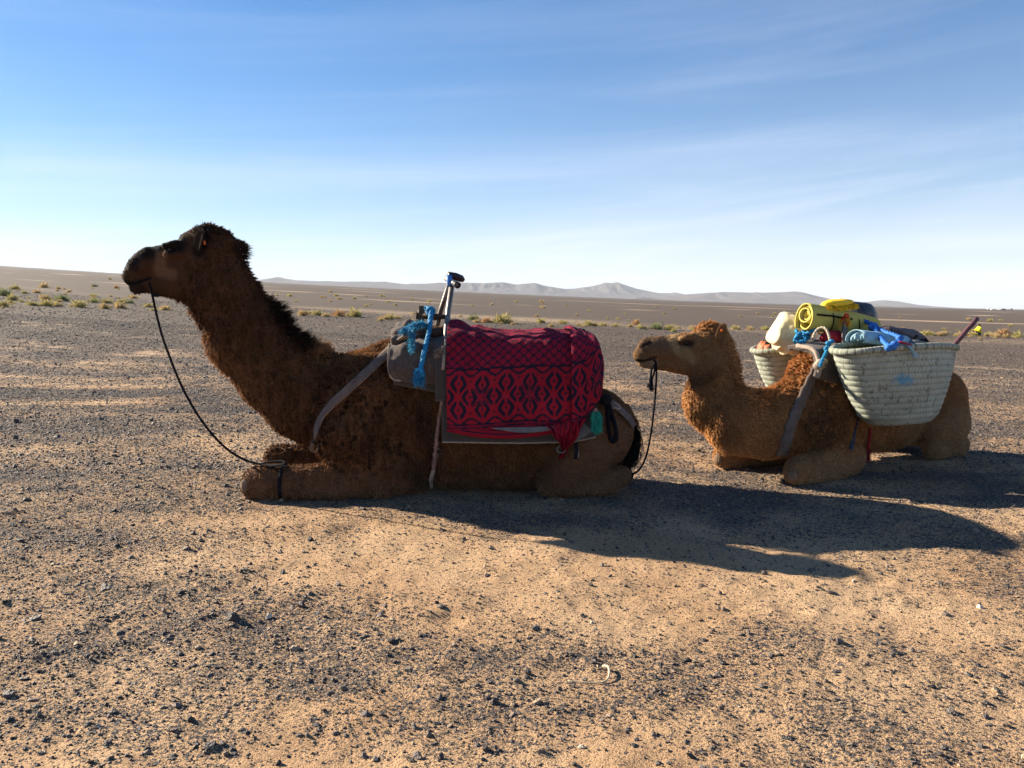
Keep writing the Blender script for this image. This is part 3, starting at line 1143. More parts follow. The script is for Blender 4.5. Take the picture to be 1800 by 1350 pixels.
def col1(u, v, p, off):
    """coat colours of the dark camel, with lit rims and shaded slits painted in"""
    n = len(u)
    base = np.tile(np.array([0.105, 0.056, 0.026]), (n, 1))

    def put(c, w):
        nonlocal base
        base = base * (1 - w[:, None]) + np.array(c) * w[:, None]
    put((0.085, 0.044, 0.021), sstep(640, 560, v) * sstep(560, 470, u))
    put((0.080, 0.044, 0.024), sstep(500, 440, v) * sstep(480, 400, u))                 # head
    put((0.016, 0.011, 0.009), sstep(26, 6, poly_dist(u, v, MANE1)))                    # mane
    put((0.015, 0.011, 0.009), sstep(24, 10, poly_dist(u, v, [(255, 440), (300, 430), (312, 428)])))
    put((0.018, 0.012, 0.010), sstep(20, 8, poly_dist(u, v, [(350, 440), (356, 408)])))
    put((0.020, 0.014, 0.011), sstep(26, 12, poly_dist(u, v, [(230, 455), (222, 490), (240, 515)])) * 0.8)
    put((0.180, 0.115, 0.070), sstep(15, 4, poly_dist(u, v, [(284, 450), (280, 476), (302, 482)])))
    put((0.075, 0.048, 0.030), sstep(12, 5, poly_dist(u, v, [(222, 482), (236, 486)])))
    put((0.008, 0.006, 0.005), sstep(4.5, 1.5, poly_dist(u, v, [(213, 496), (236, 498), (264, 489)])))  # mouth slit: its shade painted as a dark line
    put((0.006, 0.005, 0.005), sstep(6, 2, poly_dist(u, v, [(233, 463), (246, 451)])))  # nostril hollow, darkened in colour like shade
    put((0.155, 0.085, 0.038), sstep(34, 8, poly_dist(u, v, [(345, 605), (392, 632), (420, 668), (450, 720)])))  # sunlit golden rim of throat and beard, painted into the coat
    put((0.170, 0.098, 0.046), sstep(30, 8, poly_dist(u, v, [(560, 622), (610, 626), (650, 618), (700, 590)])))  # top of the back painted golden, as the sun lights it
    put((0.108, 0.058, 0.028), sstep(120, 40, np.hypot(u - 640, v - 740)))
    put((0.150, 0.086, 0.045), sstep(800, 825, v) * sstep(720, 660, u))                 # fore legs
    put((0.135, 0.083, 0.047), sstep(800, 860, v) * sstep(980, 960, u) * sstep(680, 800, u) * 0.5)
    put((0.160, 0.098, 0.056), sstep(930, 1030, u) * sstep(660, 760, v))                # paler hindquarters
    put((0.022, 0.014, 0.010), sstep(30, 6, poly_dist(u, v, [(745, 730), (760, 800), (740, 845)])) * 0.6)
    return base * np.array([1.04, 0.86, 0.76])


def fur1(p, nn, r):
    u, v = px(p)
    n = len(p)
    off = (p - FR1.A) @ FR1.n
    flow = np.tile(np.array([0.35, 0.0, -0.85]), (n, 1))
    head = sstep(500, 440, v) * sstep(470, 400, u)
    flow = flow * (1 - head[:, None]) + head[:, None] * np.array([0.95, 0, -0.15])
    leg = sstep(790, 830, v) * sstep(700, 640, u)
    flow = flow * (1 - leg[:, None]) + leg[:, None] * np.array([-0.5, 0, -0.6])
    flow = flow - nn * (flow * nn).sum(1)[:, None]
    L = 0.020 + 0.004 * r.uniform(-1, 1, n)
    lift = np.full(n, 0.55)
    face = sstep(480, 440, v) * sstep(360, 320, u) + sstep(345, 300, u) * sstep(530, 500, v)
    face = np.clip(face, 0, 1)
    L = L * (1 - 0.62 * face)
    mane = sstep(20, 5, poly_dist(u, v, MANE1))
    L = L + mane * 0.075 * r.uniform(0.45, 1, n)
    lift += mane * 0.5
    beard = sstep(34, 6, poly_dist(u, v, BEARD1))
    L = L + beard * 0.042 * r.uniform(0.4, 1, n)
    sh = sstep(125, 60, np.hypot(u - 640, v - 745))
    L = L + 0.014 * sh
    poll = sstep(24, 6, poly_dist(u, v, [(335, 402), (365, 396), (400, 404)]))
    L = L + 0.007 * poll * r.uniform(0.3, 1, n)
    lift += 0.5 * poll
    rump = sstep(930, 1010, u) * sstep(640, 700, v)
    L = L * (1 - 0.45 * rump) * (1 - 0.35 * leg)
    lift = lift * (1 - 0.45 * np.clip(rump + face, 0, 1))
    wool = (0.35 + 0.9 * sh + 0.5 * sstep(620, 560, u) * (1 - face)) * (1 - rump)
    cn = vec_noise(p * 34, 3) * 1.0 + vec_noise(p * 15, 9) * 0.6
    big = np.clip(wool, .3, 1.2)
    tc1, tv, ta, tb = tufts(p, .018, 3)
    tcb, tvb, tab, tbb = tufts(p, .030, 4)
    k = sh > r.uniform(.2, .5, n)
    tc1[k], tv[k], ta[k], tb[k] = tcb[k], tvb[k], tab[k], tbb[k]
    d = flow + nn * lift[:, None] + cn * (.5 * wool)[:, None] + (1.5 * tc1 + .55 * tv) * big[:, None] + 0.15 * r.normal(size=(n, 3))
    L = L * (1 + .35 * (tb - .5))
    mc, mv, ma, mb_ = tufts(p, .034, 7)
    d = d + mane[:, None] * (nn * .9 + 1.3 * mc + .3 * mv)
    d = d + mane[:, None] * np.array([0.75, 0, 0.15]) + beard[:, None] * np.array([-0.35, 0, -0.9])
    col = col1(u, v, p, off) * np.exp(0.16 * r.normal(size=n))[:, None] * (1.3 + (0.35 * vnoise(p * 14, 5) + (1.2 + 0.5 * sh) * (ta - .5) * big) * (1 - .55 * rump) * (1 - .5 * face))[:, None]
    col = weather(col, p)
    w = np.full(n, 0.0026) * (1 + 0.2 * mane) * (1 - .3 * face)
    ld = covered1(u, v)
    return d, L, w, col, ~ld


def covered1(u, v):
    return (u > 795) & (u < 1050) & (v > 595) & (v < 745)


def ear(parent, base, tip, out, width, cols, cup=0.35):
    """a cupped leaf-shaped ear with a hollow front and a furry rim"""
    base, tip, out = (np.asarray(q, float) for q in (base, tip, out))
    ax = tip - base
    L = np.linalg.norm(ax)
    ax /= L
    out = out - ax * (out @ ax)
    out /= np.linalg.norm(out)
    sd = np.cross(ax, out)
    t = np.linspace(0, 1, 17)
    w = width * np.sqrt(np.maximum(1 - ((t - .45) / .56) ** 2, .01))
    a = np.linspace(-1, 1, 13)
    G = base + ax * (t * L)[:, None, None] + sd * (w[:, None] * np.sin(a * 1.35)[None])[..., None] + out * ((np.cos(a * 1.35)[None] - 1) * -w[:, None] * cup * 2.2)[..., None]
    c = np.where((np.abs(a)[None, :, None] > 0.72) + 0 * t[:, None, None] > 0, np.array(cols[0]), np.array(cols[1]))
    m = MB().slab(G, 0.007, c, cols[2])
    o = m.build("ear", M_HIDE, parent, True, True)
    r = np.random.default_rng(3)
    n = 1500
    i, j = r.integers(0, 17, n), np.where(r.uniform(size=n) < .65, r.choice([0, 12], n), r.integers(0, 13, n))
    f = blades("ear_fringe", G[i, j], -out + 0 * G[i, j], ax * .7 + sd * np.sign(j - 6)[:, None] * .5 + .35 * r.normal(size=(n, 3)), .006 + .010 * r.uniform(size=n),
               np.full(n, .0014), np.array(cols[0]) * np.exp(.25 * r.normal(size=n))[:, None], M_FUR, o, r)
    f["kind"] = "stuff"
    return o


def make_camel(name, label, body, colfn, furfn, woolfn, nfur, base, seed, h=0.011):
    root = empty(name, base)
    V, Q = body.mesh(h, 0.004)
    ok = V[:, 2] > 0.012
    N = body.grad(V)
    V[ok] -= (N * body.sdf(V)[:, None])[ok] * 0.8
    u, v = px(V)
    wl = woolfn(u, v)
    V = V + N * (0.006 * fbm(V * 22, seed, 2) + 0.007 * fbm(V * 9, seed + 5, 2) * sstep(.02, .06, V[:, 2]) + wl * 0.016 * (0.35 - np.abs(fbm(V * np.array([30, 30, 22]), seed + 2, 2)) * 1.6))[:, None]
    off = (V - body.fr.A) @ body.fr.n
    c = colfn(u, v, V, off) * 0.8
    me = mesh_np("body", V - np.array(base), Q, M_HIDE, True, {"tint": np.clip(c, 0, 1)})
    bo = link("body", me, root)
    fu = fur_mesh("coat", V, Q, N, nfur, furfn, M_FUR, root, seed)
    fu["kind"] = "stuff"
    tag(root, label, "camel")
    return root, bo


def wool1(u, v):
    w = 0.35 + sstep(130, 70, np.hypot(u - 640, v - 745)) + 0.55 * sstep(620, 560, u) * sstep(480, 560, v)
    return w * (1 - .75 * sstep(900, 980, u)) * (1 - sstep(790, 815, v) * sstep(720, 660, u)) * (1 - sstep(350, 320, u) * sstep(540, 520, v))


base1 = (float(FR1.P(800, 860)[0]), 4.74, 0.0)
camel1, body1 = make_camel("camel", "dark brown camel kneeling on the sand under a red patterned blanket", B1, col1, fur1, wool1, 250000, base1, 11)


def eye(parent, body, u, v, r, off):
    p = body.hit(u, v)
    for sgn in (1, -1):
        q = p if sgn > 0 else p - 2 * body.fr.n * ((p - body.fr.A) @ body.fr.n) if off is None else p - 2 * body.fr.n * off
        e = MB().blob(q, (r, r, r), None, 1, 0, 1, 0, 16).build("eye", M_EYE, parent)
    return p


for sgn, (u, v) in ((1, (428, 855)),):
    p = B1.hit(u, v, .002)
    g = B1.grad(p[None])[0]
    x = np.cross(g, [0, 0, 1.])
    x /= np.linalg.norm(x)
    MB().blob(p - g * .006, (.030, .014, .040), np.array([x, g, np.cross(x, g)]), 1, .25, 40, 5, 24).build("callus", M_CALLUS, camel1)
eye(camel1, B1, 299, 439, 0.0135, None)


pb = B1.hit(349, 441, -.006)
pt = FR1.P(357, 407, (pb - FR1.A) @ FR1.n + .035)
ear_o = ear(camel1, pb, pt, FR1.n * 1.0 + np.array([-.6, 0, 0]), .030, ((.05, .035, .025), (.012, .009, .008), (.03, .02, .014)))
mir = lambda q: q - 2 * FR1.n * ((q - FR1.A) @ FR1.n)
pf = FR1.P(396, 428, -.11)
ear(camel1, pf, FR1.P(433, 430, -.20), np.array([.2, -.4, .8]), .028, ((.022, .016, .012), (.012, .009, .008), (.02, .014, .011)))
pg = pt * .45 + pb * .55 + FR1.n * .012 + np.array([.028, 0, -.004])
MB().blob(pg, (.007, .003, .013), None, .8, 0, 1, 0, 14).build("ear_tag", M_TAG, ear_o)

# tail: a dark tassel of long hair hanging from the rump
def tail(parent, fr, path, n, seed, rad, hl, col=(0.014, 0.011, 0.010)):
    r = np.random.default_rng(seed)
    c = resample(spline([np.asarray(q) for q in path]), 0.01)
    i = (r.uniform(0, 1, n) ** 0.8 * (len(c) - 2)).astype(int)
    T = np.gradient(c, axis=0)
    T /= np.linalg.norm(T, axis=1)[:, None]
    p = c[i] + r.normal(size=(n, 3)) * rad * (0.5 + i / len(c))[:, None] * np.array([1, 0.8, 0.3])
    d = T[i] + 0.14 * r.normal(size=(n, 3)) + np.array([0, 0, -0.35])
    L = hl * r.uniform(0.5, 1, n)
    cc = np.array(col) * np.exp(0.35 * r.normal(size=n))[:, None]
    o = blades("tail_hair", p, r.normal(size=(n, 3)), d, L, np.full(n, 0.0016), cc, M_FUR, parent, r, 0.2)
    o["kind"] = "stuff"


tail(camel1, FR1, [FR1.P(1108, 740, 0.02), FR1.P(1117, 765, 0.05), FR1.P(1112, 795, 0.07), FR1.P(1103, 815, 0.08)], 2600, 5, 0.018, 0.09)

# ------------------------------------------------------------------ the smaller golden camel behind
FR2 = Frame((1.66, 5.12), math.radians(27))
B2 = Body(FR2)
HY = 5.12                                          # the head and neck turn to lie square to the view


def p2(u, v, off=None, Y=None):
    return P(u, v, Y) if Y is not None else FR2.P(u, v, off or 0.0)


def c2(u0, v0, r0, u1, v1, r1, off=0.0, lat=1.0, k=0.045, off1=None, Y=None, Y1=None, cut=False):
    a = p2(u0, v0, off, Y)
    b = p2(u1, v1, off if off1 is None else off1, Y1 if Y1 is not None else Y)
    B2.cone(a, b, r0 * a[1] / F, r1 * b[1] / F, lat, k, cut)


c2(1415, 735, 72, 1470, 715, 82, 0, .78, .06)
c2(1470, 715, 82, 1545, 712, 78, 0, .80, .08)
c2(1545, 712, 78, 1610, 725, 58, 0, .80, .08)
c2(1442, 668, 58, 1495, 655, 62, 0, .85, .08)                                   # hump rising under the load
# neck
c2(1405, 735, 66, 1345, 748, 58, 0, .8, .06)
c2(1345, 748, 57, 1292, 742, 55, 0, .75, .06, Y1=5.06)
c2(1292, 742, 54, 1255, 705, 54, Y=5.06, Y1=HY, lat=.75, k=.05)
c2(1255, 705, 52, 1256, 645, 46, Y=HY, lat=.72, k=.05)
# head
c2(1250, 606, 38, 1238, 612, 38, Y=HY, lat=.74, k=.03)
c2(1222, 622, 32, 1234, 634, 34, Y=HY, lat=.68, k=.03)
c2(1205, 612, 27, 1160, 614, 22, Y=HY, lat=.70, k=.025)
c2(1160, 610, 19, 1138, 612, 18, Y=HY, lat=.80, k=.018)
c2(1138, 616, 18, 1128, 624, 14.5, Y=HY, lat=.95, k=.012)
c2(1215, 638, 22, 1145, 637, 11, Y=HY, lat=.62, k=.02)
c2(1145, 638, 9.5, 1129, 638, 8, Y=HY, lat=.85, k=.01)
for sd in (1, -1):
    c2(1113, 632, 2.6, 1150, 629, 3.0, Y=HY - .078 * sd, k=.007, cut=True)
    c2(1217, 592, 7, 1200, 596, 5.5, Y=HY - .070 * sd, k=.02)
    c2(1222, 610, 8, 1204, 612, 6, Y=HY - .076 * sd, k=.016)
    c2(1128, 608, 3, 1138, 604, 2.4, Y=HY - .062 * sd, k=.01, cut=True)
    c2(1209, 603, 5, 1204, 603, 4, Y=HY - .094 * sd, k=.009, cut=True)
# fore legs
c2(1455, 715, 58, 1448, 760, 48, .14, .8, .05, .19)
c2(1448, 765, 44, 1488, 800, 34, .20, .8, .05, .25)
c2(1486, 806, 33, 1440, 815, 21, .27, .9, .03, .30)
c2(1440, 815, 20, 1403, 827, 23, .30, .9, .02, .32)
c2(1403, 826, 23, 1398, 832, 21, .32, .95, .02)
c2(1470, 828, 20, 1412, 842, 12, .30, 1.1, .02, .33)
c2(1405, 745, 52, 1385, 780, 40, -.14, .8, .05, -.2)
c2(1370, 800, 27, 1290, 800, 25, -.24, .9, .03, -.26)
c2(1290, 802, 25, 1275, 802, 23, -.26, .9, .02)
# hind legs
for sd, o in ((1, .21), (-1, -.21)):
    a = FR2.P(1615, 735, 0.0)
    t0 = FR2.loc(a)[0]
    for (ta, za, ra, tb, zb, rb) in ((t0 + .02, .42, .23, t0 - .02, .26, .20), (t0 - .02, .26, .20, t0 - .10, .10, .11), (t0 - .12, .085, .08, t0 + .16, .08, .085)):
        B2.cone(FR2.W(ta, o * (.7 if za > .3 else 1), za), FR2.W(tb, o * 1.08, zb), ra, rb, .72, .05)
FOLD_SHADE2 = [(1196, 668), (1230, 672), (1262, 650)]


def col2(u, v, p, off):
    n = len(u)
    base = np.tile(np.array([0.215, 0.112, 0.048]), (n, 1))

    def put(c, w):
        nonlocal base
        base = base * (1 - w[:, None]) + np.array(c) * w[:, None]
    put((0.205, 0.120, 0.058), sstep(690, 640, v) * sstep(1300, 1260, u))
    put((0.225, 0.110, 0.042), sstep(590, 570, v) * sstep(1300, 1280, u))
    put((0.150, 0.098, 0.060), sstep(30, 8, poly_dist(u, v, [(1120, 600), (1150, 598), (1175, 600)])))
    put((0.300, 0.215, 0.135), sstep(14, 5, poly_dist(u, v, [(1118, 640), (1148, 640)])))
    put((0.290, 0.205, 0.110), sstep(16, 5, poly_dist(u, v, [(1186, 596), (1192, 612), (1215, 632)])))
    put((0.060, 0.034, 0.018), sstep(9, 3, poly_dist(u, v, [(1197, 602), (1214, 604)])))
    put((0.035, 0.020, 0.014), sstep(3.5, 1, poly_dist(u, v, [(1113, 632), (1130, 634), (1152, 628)])))  # dark line painted for the shaded slit of the mouth
    put((0.025, 0.015, 0.012), sstep(5, 1.5, poly_dist(u, v, [(1128, 609), (1142, 602)])))  # shade inside the nostril, painted dark
    put((0.105, 0.055, 0.027), sstep(14, 4, poly_dist(u, v, FOLD_SHADE2)) * .7)  # crease below the jaw, its shade painted as a darker band
    put((0.300, 0.165, 0.072), sstep(24, 6, poly_dist(u, v, [(1192, 700), (1215, 745), (1262, 790), (1320, 806)])))
    put((0.240, 0.112, 0.042), sstep(40, 10, poly_dist(u, v, [(1340, 690), (1400, 640), (1445, 612)])))
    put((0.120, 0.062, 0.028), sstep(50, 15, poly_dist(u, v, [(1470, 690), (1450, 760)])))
    put((0.225, 0.135, 0.070), sstep(775, 815, v))
    put((0.245, 0.160, 0.090), sstep(1560, 1620, u) * sstep(690, 740, v))
    return base * np.array([1.10, 1.0, 0.88])


def covered2(u, v):
    return (u > 1500) & (u < 1650) & (v > 620) & (v < 735)


def fur2(p, nn, r):
    u, v = px(p)
    n = len(p)
    flow = np.tile(np.array([0.45, 0.1, -0.8]), (n, 1))
    head = sstep(690, 650, v) * sstep(1310, 1280, u)
    flow = flow * (1 - head[:, None]) + head[:, None] * np.array([0.95, 0, -0.2])
    flow = flow - nn * (flow * nn).sum(1)[:, None]
    face = np.clip(sstep(1240, 1215, u) * sstep(670, 655, v), 0, 1)
    leg = sstep(785, 810, v)
    rump = sstep(1540, 1590, u)
    L = 0.019 * (1 - .66 * face) * (1 - .45 * leg) * (1 - .5 * rump)
    hump = sstep(45, 12, poly_dist(u, v, [(1335, 692), (1400, 645), (1450, 610)]))
    sh = sstep(60, 25, np.hypot(u - 1450, v - 745))
    poll = sstep(26, 8, poly_dist(u, v, [(1225, 566), (1270, 566), (1296, 620), (1302, 670)]))
    thr = sstep(26, 6, poly_dist(u, v, [(1200, 690), (1195, 715), (1220, 755)]))
    L = L + .012 * hump + .018 * sh + .022 * poll * r.uniform(.2, 1, n) + .016 * thr
    cn = vec_noise(p * 36, 23) + vec_noise(p * 16, 29) * .6
    wool = (.25 + .8 * hump + .8 * sh + .5 * poll + .35 * thr) * (1 - .7 * face)
    big = np.clip(wool + .15, .2, 1.2)
    tc1, tv, ta, tb = tufts(p, .019, 13)
    nearear = sstep(26, 14, np.hypot(u - 1270, v - 584))
    L = L * (1 - .7 * nearear) * (1 + .35 * (tb - .5))
    d = flow + nn * (.5 - .2 * face + .35 * hump + .3 * poll)[:, None] + cn * (.5 * wool)[:, None] + (1.5 * tc1 + .5 * tv) * big[:, None] + .15 * r.normal(size=(n, 3))
    col = col2(u, v, p, None) * np.exp(.16 * r.normal(size=n))[:, None] * (1.6 + .35 * vnoise(p * 14, 25) + 1.2 * (ta - .5) * big)[:, None]
    col = weather(col, p)
    return d, L, np.full(n, .0026), col, ~covered2(u, v)


def wool2(u, v):
    return (0.25 + sstep(70, 20, poly_dist(u, v, [(1335, 692), (1400, 645), (1450, 640)])) + sstep(65, 30, np.hypot(u - 1450, v - 745))
            + .5 * sstep(40, 10, np.hypot(u - 1215, v - 710))) * (1 - sstep(1530, 1570, u)) * (1 - sstep(785, 800, v)) * (1 - sstep(1250, 1225, u) * sstep(670, 655, v))


base2 = tuple(FR2.W(0.6, 0, 0))
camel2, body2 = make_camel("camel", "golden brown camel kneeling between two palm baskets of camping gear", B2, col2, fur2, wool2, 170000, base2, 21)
pe = B2.hit(1207, 603)
MB().blob(pe + np.array([0, .004, 0]), (.0145,) * 3, None, 1, 0, 1, 0, 16).build("eye", M_EYE, camel2)
MB().blob(np.array([pe[0], 2 * HY - pe[1], pe[2]]), (.0145,) * 3, None, 1, 0, 1, 0, 16).build("eye", M_EYE, camel2)
pb = B2.hit(1264, 600, -.006)
for sd in (1, -1):
    fl = lambda q: np.array([q[0], q[1] if sd > 0 else 2 * HY - q[1], q[2]])
    e0, e1 = fl(pb - np.array([0, .015, 0])), fl(P(1273, 570, pb[1] - .07))
    ear_p = ear(camel2, e0, e1, np.array([-.45, -1.0 * sd, 0]), .027, ((.30, .17, .08), (.06, .035, .022), (.2, .11, .05)))
MB().blob(P(1269, 581, pb[1] - .075), (.009, .004, .009), None, .8, 0, 1, 0, 14).build("ear_tag", M_TAG, ear_p)
for (u, v, off) in ((1393, 838, .34), (1262, 808, -.25)):
    p = B2.hit(u, v, 0.002)
    g = B2.grad(p[None])[0]
    x = np.cross(g, [0, 0, 1.]); x /= np.linalg.norm(x)
    MB().blob(p - g * .004, (.032, .013, .036), np.array([x, g, np.cross(x, g)]), 1, .12, 40, 3, 24).build("callus", M_CALLUS, camel2)
# ================================================================== single stones that stand out of the gravel
STONES = [(411, 1089, 26, .8), (352, 951, 15, .5), (327, 966, 17, .6), (185, 1036, 27, .35), (61, 1089, 30, .3), (430, 1001, 18, .4), (319, 1043, 13, .7), (381, 1060, 15, .6),
          (188, 1091, 12, .6), (519, 1142, 24, .5), (369, 1312, 30, .5), (411, 1327, 17, .5), (17, 1223, 30, .4), (57, 1231, 22, .4), (78, 1301, 15, .5), (122, 1188, 19, .5),
          (258, 1323, 16, .5), (491, 1344, 16, .8), (776, 1067, 20, .5), (690, 1128, 26, .5), (718, 1180, 26, .5), (868, 1235, 19, .9), (927, 1184, 20, .6), (772, 1226, 20, .4),
          (642, 1256, 19, .5), (729, 1279, 20, .7), (1004, 953, 11, .7), (1046, 932, 10, .7), (1100, 1031, 11, .6), (1102, 1284, 15, .6), (952, 1321, 18, .7), (732, 1331, 26, .6),
          (856, 1012, 11, .5), (1343, 1010, 14, .8), (1423, 1004, 13, .8), (1459, 1042, 18, .5), (1573, 1147, 22, .4), (1602, 1145, 18, .7), (1761, 1136, 18, .4), (1719, 1171, 16, .5),
          (1701, 1187, 18, .5), (1271, 1071, 15, .5), (1226, 1145, 16, .4), (1466, 1181, 14, .4), (1663, 1227, 18, .4), (303, 720, 11, .6), (236, 772, 9, .8), (398, 856, 15, .6),
          (347, 768, 10, .6), (1652, 1326, 20, .4), (1560, 1316, 16, .5), (1335, 1250, 16, .5), (47, 880, 18, .5), (640, 1330, 18, .6), (590, 1290, 16, .5)]
BIG = [rock_mesh("stone", 300 + k, M_STONE, 0.62, 2) for k in range(8)]
for k, (u, v, w, fl) in enumerate(STONES):
    p = on_ground(u, v)
    s = w / F * p[1] / 2
    o = link("stone", BIG[k % 8])
    o.location = (p[0], p[1], p[2] + s * fl * .25)
    o.scale = (s, s, s * fl * 1.5)
    o.rotation_euler = (0.25 * math.sin(k * 3.1), 0.25 * math.cos(k * 2.3), k * 1.7)
    tag(o, "dark angular stone lying loose on the pale sand among finer gravel", "stone", "larger dark stones on the sand")
PEB = [rock_mesh("pebble", 400 + k, M_PALE, 0.6, 2) for k in range(3)]
for k, (u, v, w) in enumerate([(94, 993, 11), (472, 1086, 17), (659, 1336, 13), (1023, 1315, 15), (1722, 1069, 14), (171, 1279, 14), (690, 1090, 10), (1040, 1095, 8), (1500, 1022, 9), (1705, 1095, 8)]):
    p = on_ground(u, v)
    s = w / F * p[1] / 2
    o = link("pebble", PEB[k % 3])
    o.location = (p[0], p[1], p[2] + s * .2)
    o.scale = (s, s, s)
    o.rotation_euler = (0, 0, k * 2.1)
    tag(o, "pale cream pebble on the ground among dark gravel", "pebble", "pale pebbles on the sand")
M_TWIG = mat_basic("bleached_twig", (0.55, 0.44, 0.29), 0.8, 0.25, 60)
tw = [on_ground(u, v) + np.array([0, 0, h]) for u, v, h in ((1060, 1174, .006), (1068, 1180, .016), (1071, 1190, .016), (1067, 1199, .008), (1050, 1203, .005), (998, 1199, .004))]
tag(MB().tube(resample(spline(tw), .01), np.linspace(.004, .0015, len(resample(spline(tw), .01))), 7).build("twig", M_TWIG), "curved bleached twig lying on bare sand", "twig")

# ================================================================== desert scrub
def shrub_meshes(seed, cols, n=420):
    r = np.random.default_rng(seed)
    az = r.uniform(0, 6.283, n)
    el = np.arcsin(r.uniform(0.03, 1, n)) * 0.95
    d = np.stack([np.cos(az) * np.cos(el), np.sin(az) * np.cos(el), np.sin(el) * .9], -1)
    lump = 0.72 + 0.45 * vnoise(d * 2.2, seed)
    st = r.uniform(.25, .95, n)[:, None] * d * lump[:, None] * np.array([1, 1, .95])
    dd = d + .55 * r.normal(size=(n, 3)) + np.array([0, 0, .3])
    dd /= np.linalg.norm(dd, axis=1)[:, None]
    L = r.uniform(.18, .40, n)[:, None]
    sd = np.cross(dd, r.normal(size=(n, 3)))
    sd *= .030 / np.linalg.norm(sd, axis=1)[:, None]
    V = np.stack([st - sd, st + sd, st + dd * L * .6 + sd * .8, st + dd * L], 1).reshape(-1, 3)
    V[:, 2] = np.maximum(V[:, 2], .0)
    k = np.arange(n)[:, None] * 4
    T = np.concatenate([k + np.array([0, 1, 2]), k + np.array([0, 2, 3])])
    c = np.array(cols)[r.integers(0, len(cols), n)] * np.exp(.2 * r.normal(size=n))[:, None]
    f = mesh_np("foliage", V, T, M_SHRUB, False, {"tint": np.clip(np.repeat(c, 4, 0), 0, 1)})
    m = MB()
    for _ in range(16):
        a, e = r.uniform(0, 6.28), r.uniform(.2, 1.3)
        tip = np.array([math.cos(a) * math.cos(e), math.sin(a) * math.cos(e), math.sin(e)]) * r.uniform(.5, .85)
        m.tube([np.zeros(3), tip * .5 + np.array([0, 0, .05]), tip], [.022, .014, .006], 5)
    s = mesh_np("stems", np.concatenate(m.v), [np.concatenate(m.q), np.concatenate(m.t)], M_STEM, True)
    return f, s


M_SHRUB = mat_basic("scrub_leaves", (1, 1, 1), 0.85, 0.15, 8, attr="tint", spec=.1, transl=.3)
M_STEM = mat_basic("scrub_stems", (0.16, 0.11, 0.07), 0.9, 0.2, 20)
KINDS = {
    'y': ("yellow-green desert shrub growing in the sandy strip across the plain", "yellow-green scrub on the plain", [(.46, .39, .14), (.37, .34, .13), (.53, .44, .19)]),
    'g': ("green leafy desert shrub growing in the sandy strip across the plain", "green scrub on the plain", [(.22, .26, .10), (.28, .30, .12), (.17, .20, .09)]),
    's': ("straw coloured dry desert shrub growing in the sandy strip across the plain", "dry scrub on the plain", [(.54, .40, .19), (.46, .33, .15), (.58, .45, .24)]),
    'o': ("rusty orange dry bush growing in the sandy strip across the plain", "orange dry bushes on the plain", [(.50, .30, .14), (.56, .37, .18), (.41, .24, .11)])}
SM = {k: [shrub_meshes(500 + 10 * i + j, v[2]) for j in range(3)] for i, (k, v) in enumerate(KINDS.items())}
SH = [(27, 509, 22, 'y'), (77, 506, 18, 's'), (65, 515, 18, 's'), (43, 516, 15, 'y'), (8, 520, 24, 'g'), (6, 539, 28, 'y'), (58, 537, 26, 'y'), (80, 538, 26, 'y'), (109, 529, 26, 'g'), (100, 538, 24, 'y'),
      (81, 527, 22, 's'), (139, 540, 28, 'y'), (165, 532, 17, 'g'), (187, 533, 24, 'y'), (184, 543, 22, 's'), (213, 533, 22, 'y'), (228, 533, 17, 'g'), (211, 542, 26, 's'), (204, 507, 11, 'o'), (166, 504, 13, 'g'),
      (103, 508, 11, 's'), (22, 528, 24, 'y'), (290, 545, 24, 's'), (262, 540, 20, 'y'), (533, 555, 24, 's'), (556, 554, 24, 'y'), (597, 556, 25, 'o'), (625, 557, 32, 'y'), (684, 561, 23, 'y'), (728, 553, 14, 'y'),
      (832, 563, 23, 'g'), (882, 568, 38, 'y'), (809, 557, 12, 's'), (854, 567, 20, 'o'), (951, 568, 19, 'y'), (988, 569, 19, 'y'), (1016, 572, 14, 's'), (1036, 573, 20, 'y'), (1059, 573, 16, 'y'), (1082, 574, 18, 'y'),
      (1119, 571, 18, 'o'), (1108, 575, 14, 's'), (1128, 578, 25, 'y'), (1154, 579, 25, 'g'), (1178, 580, 22, 'y'), (1294, 579, 22, 'y'), (1320, 580, 18, 's'), (1345, 580, 16, 'y'), (1575, 588, 18, 'y'), (1600, 590, 22, 's'),
      (1630, 590, 22, 'y'), (1655, 590, 20, 's'), (1690, 590, 24, 's'), (1708, 590, 18, 'y'), (1735, 591, 16, 'y'), (1764, 591, 32, 'o'), (1748, 592, 20, 's'), (1788, 593, 22, 'y'), (670, 560, 12, 's'), (760, 562, 12, 's')]
rs = np.random.default_rng(77)
for _ in range(95):                                      # low dry tufts that fill the strip
    u = rs.uniform(0, 1800)
    v = np.interp(u, [0, 300, 600, 900, 1200, 1500, 1800], [541, 546, 558, 570, 580, 587, 593]) + rs.normal(0, 1.8) - (rs.uniform(0, 25) if u < 260 else 0)
    SH.append((u, v, rs.uniform(7, 17), rs.choice(['s', 's', 'y'])))
NSTRIP = len(SH)
for _ in range(85):                                      # scattered scrub farther out
    u = rs.uniform(0, 1800)
    hv = 540 - F * (0.0172 - 0.0425 * (u - 900) / F + 0.0185 * ((u - 900) / F) ** 2)
    SH.append((u, hv + rs.choice([14, 18, 22, 30, 38]) + rs.normal(0, 2), rs.uniform(5, 11), rs.choice(['s', 'y', 'y'])))
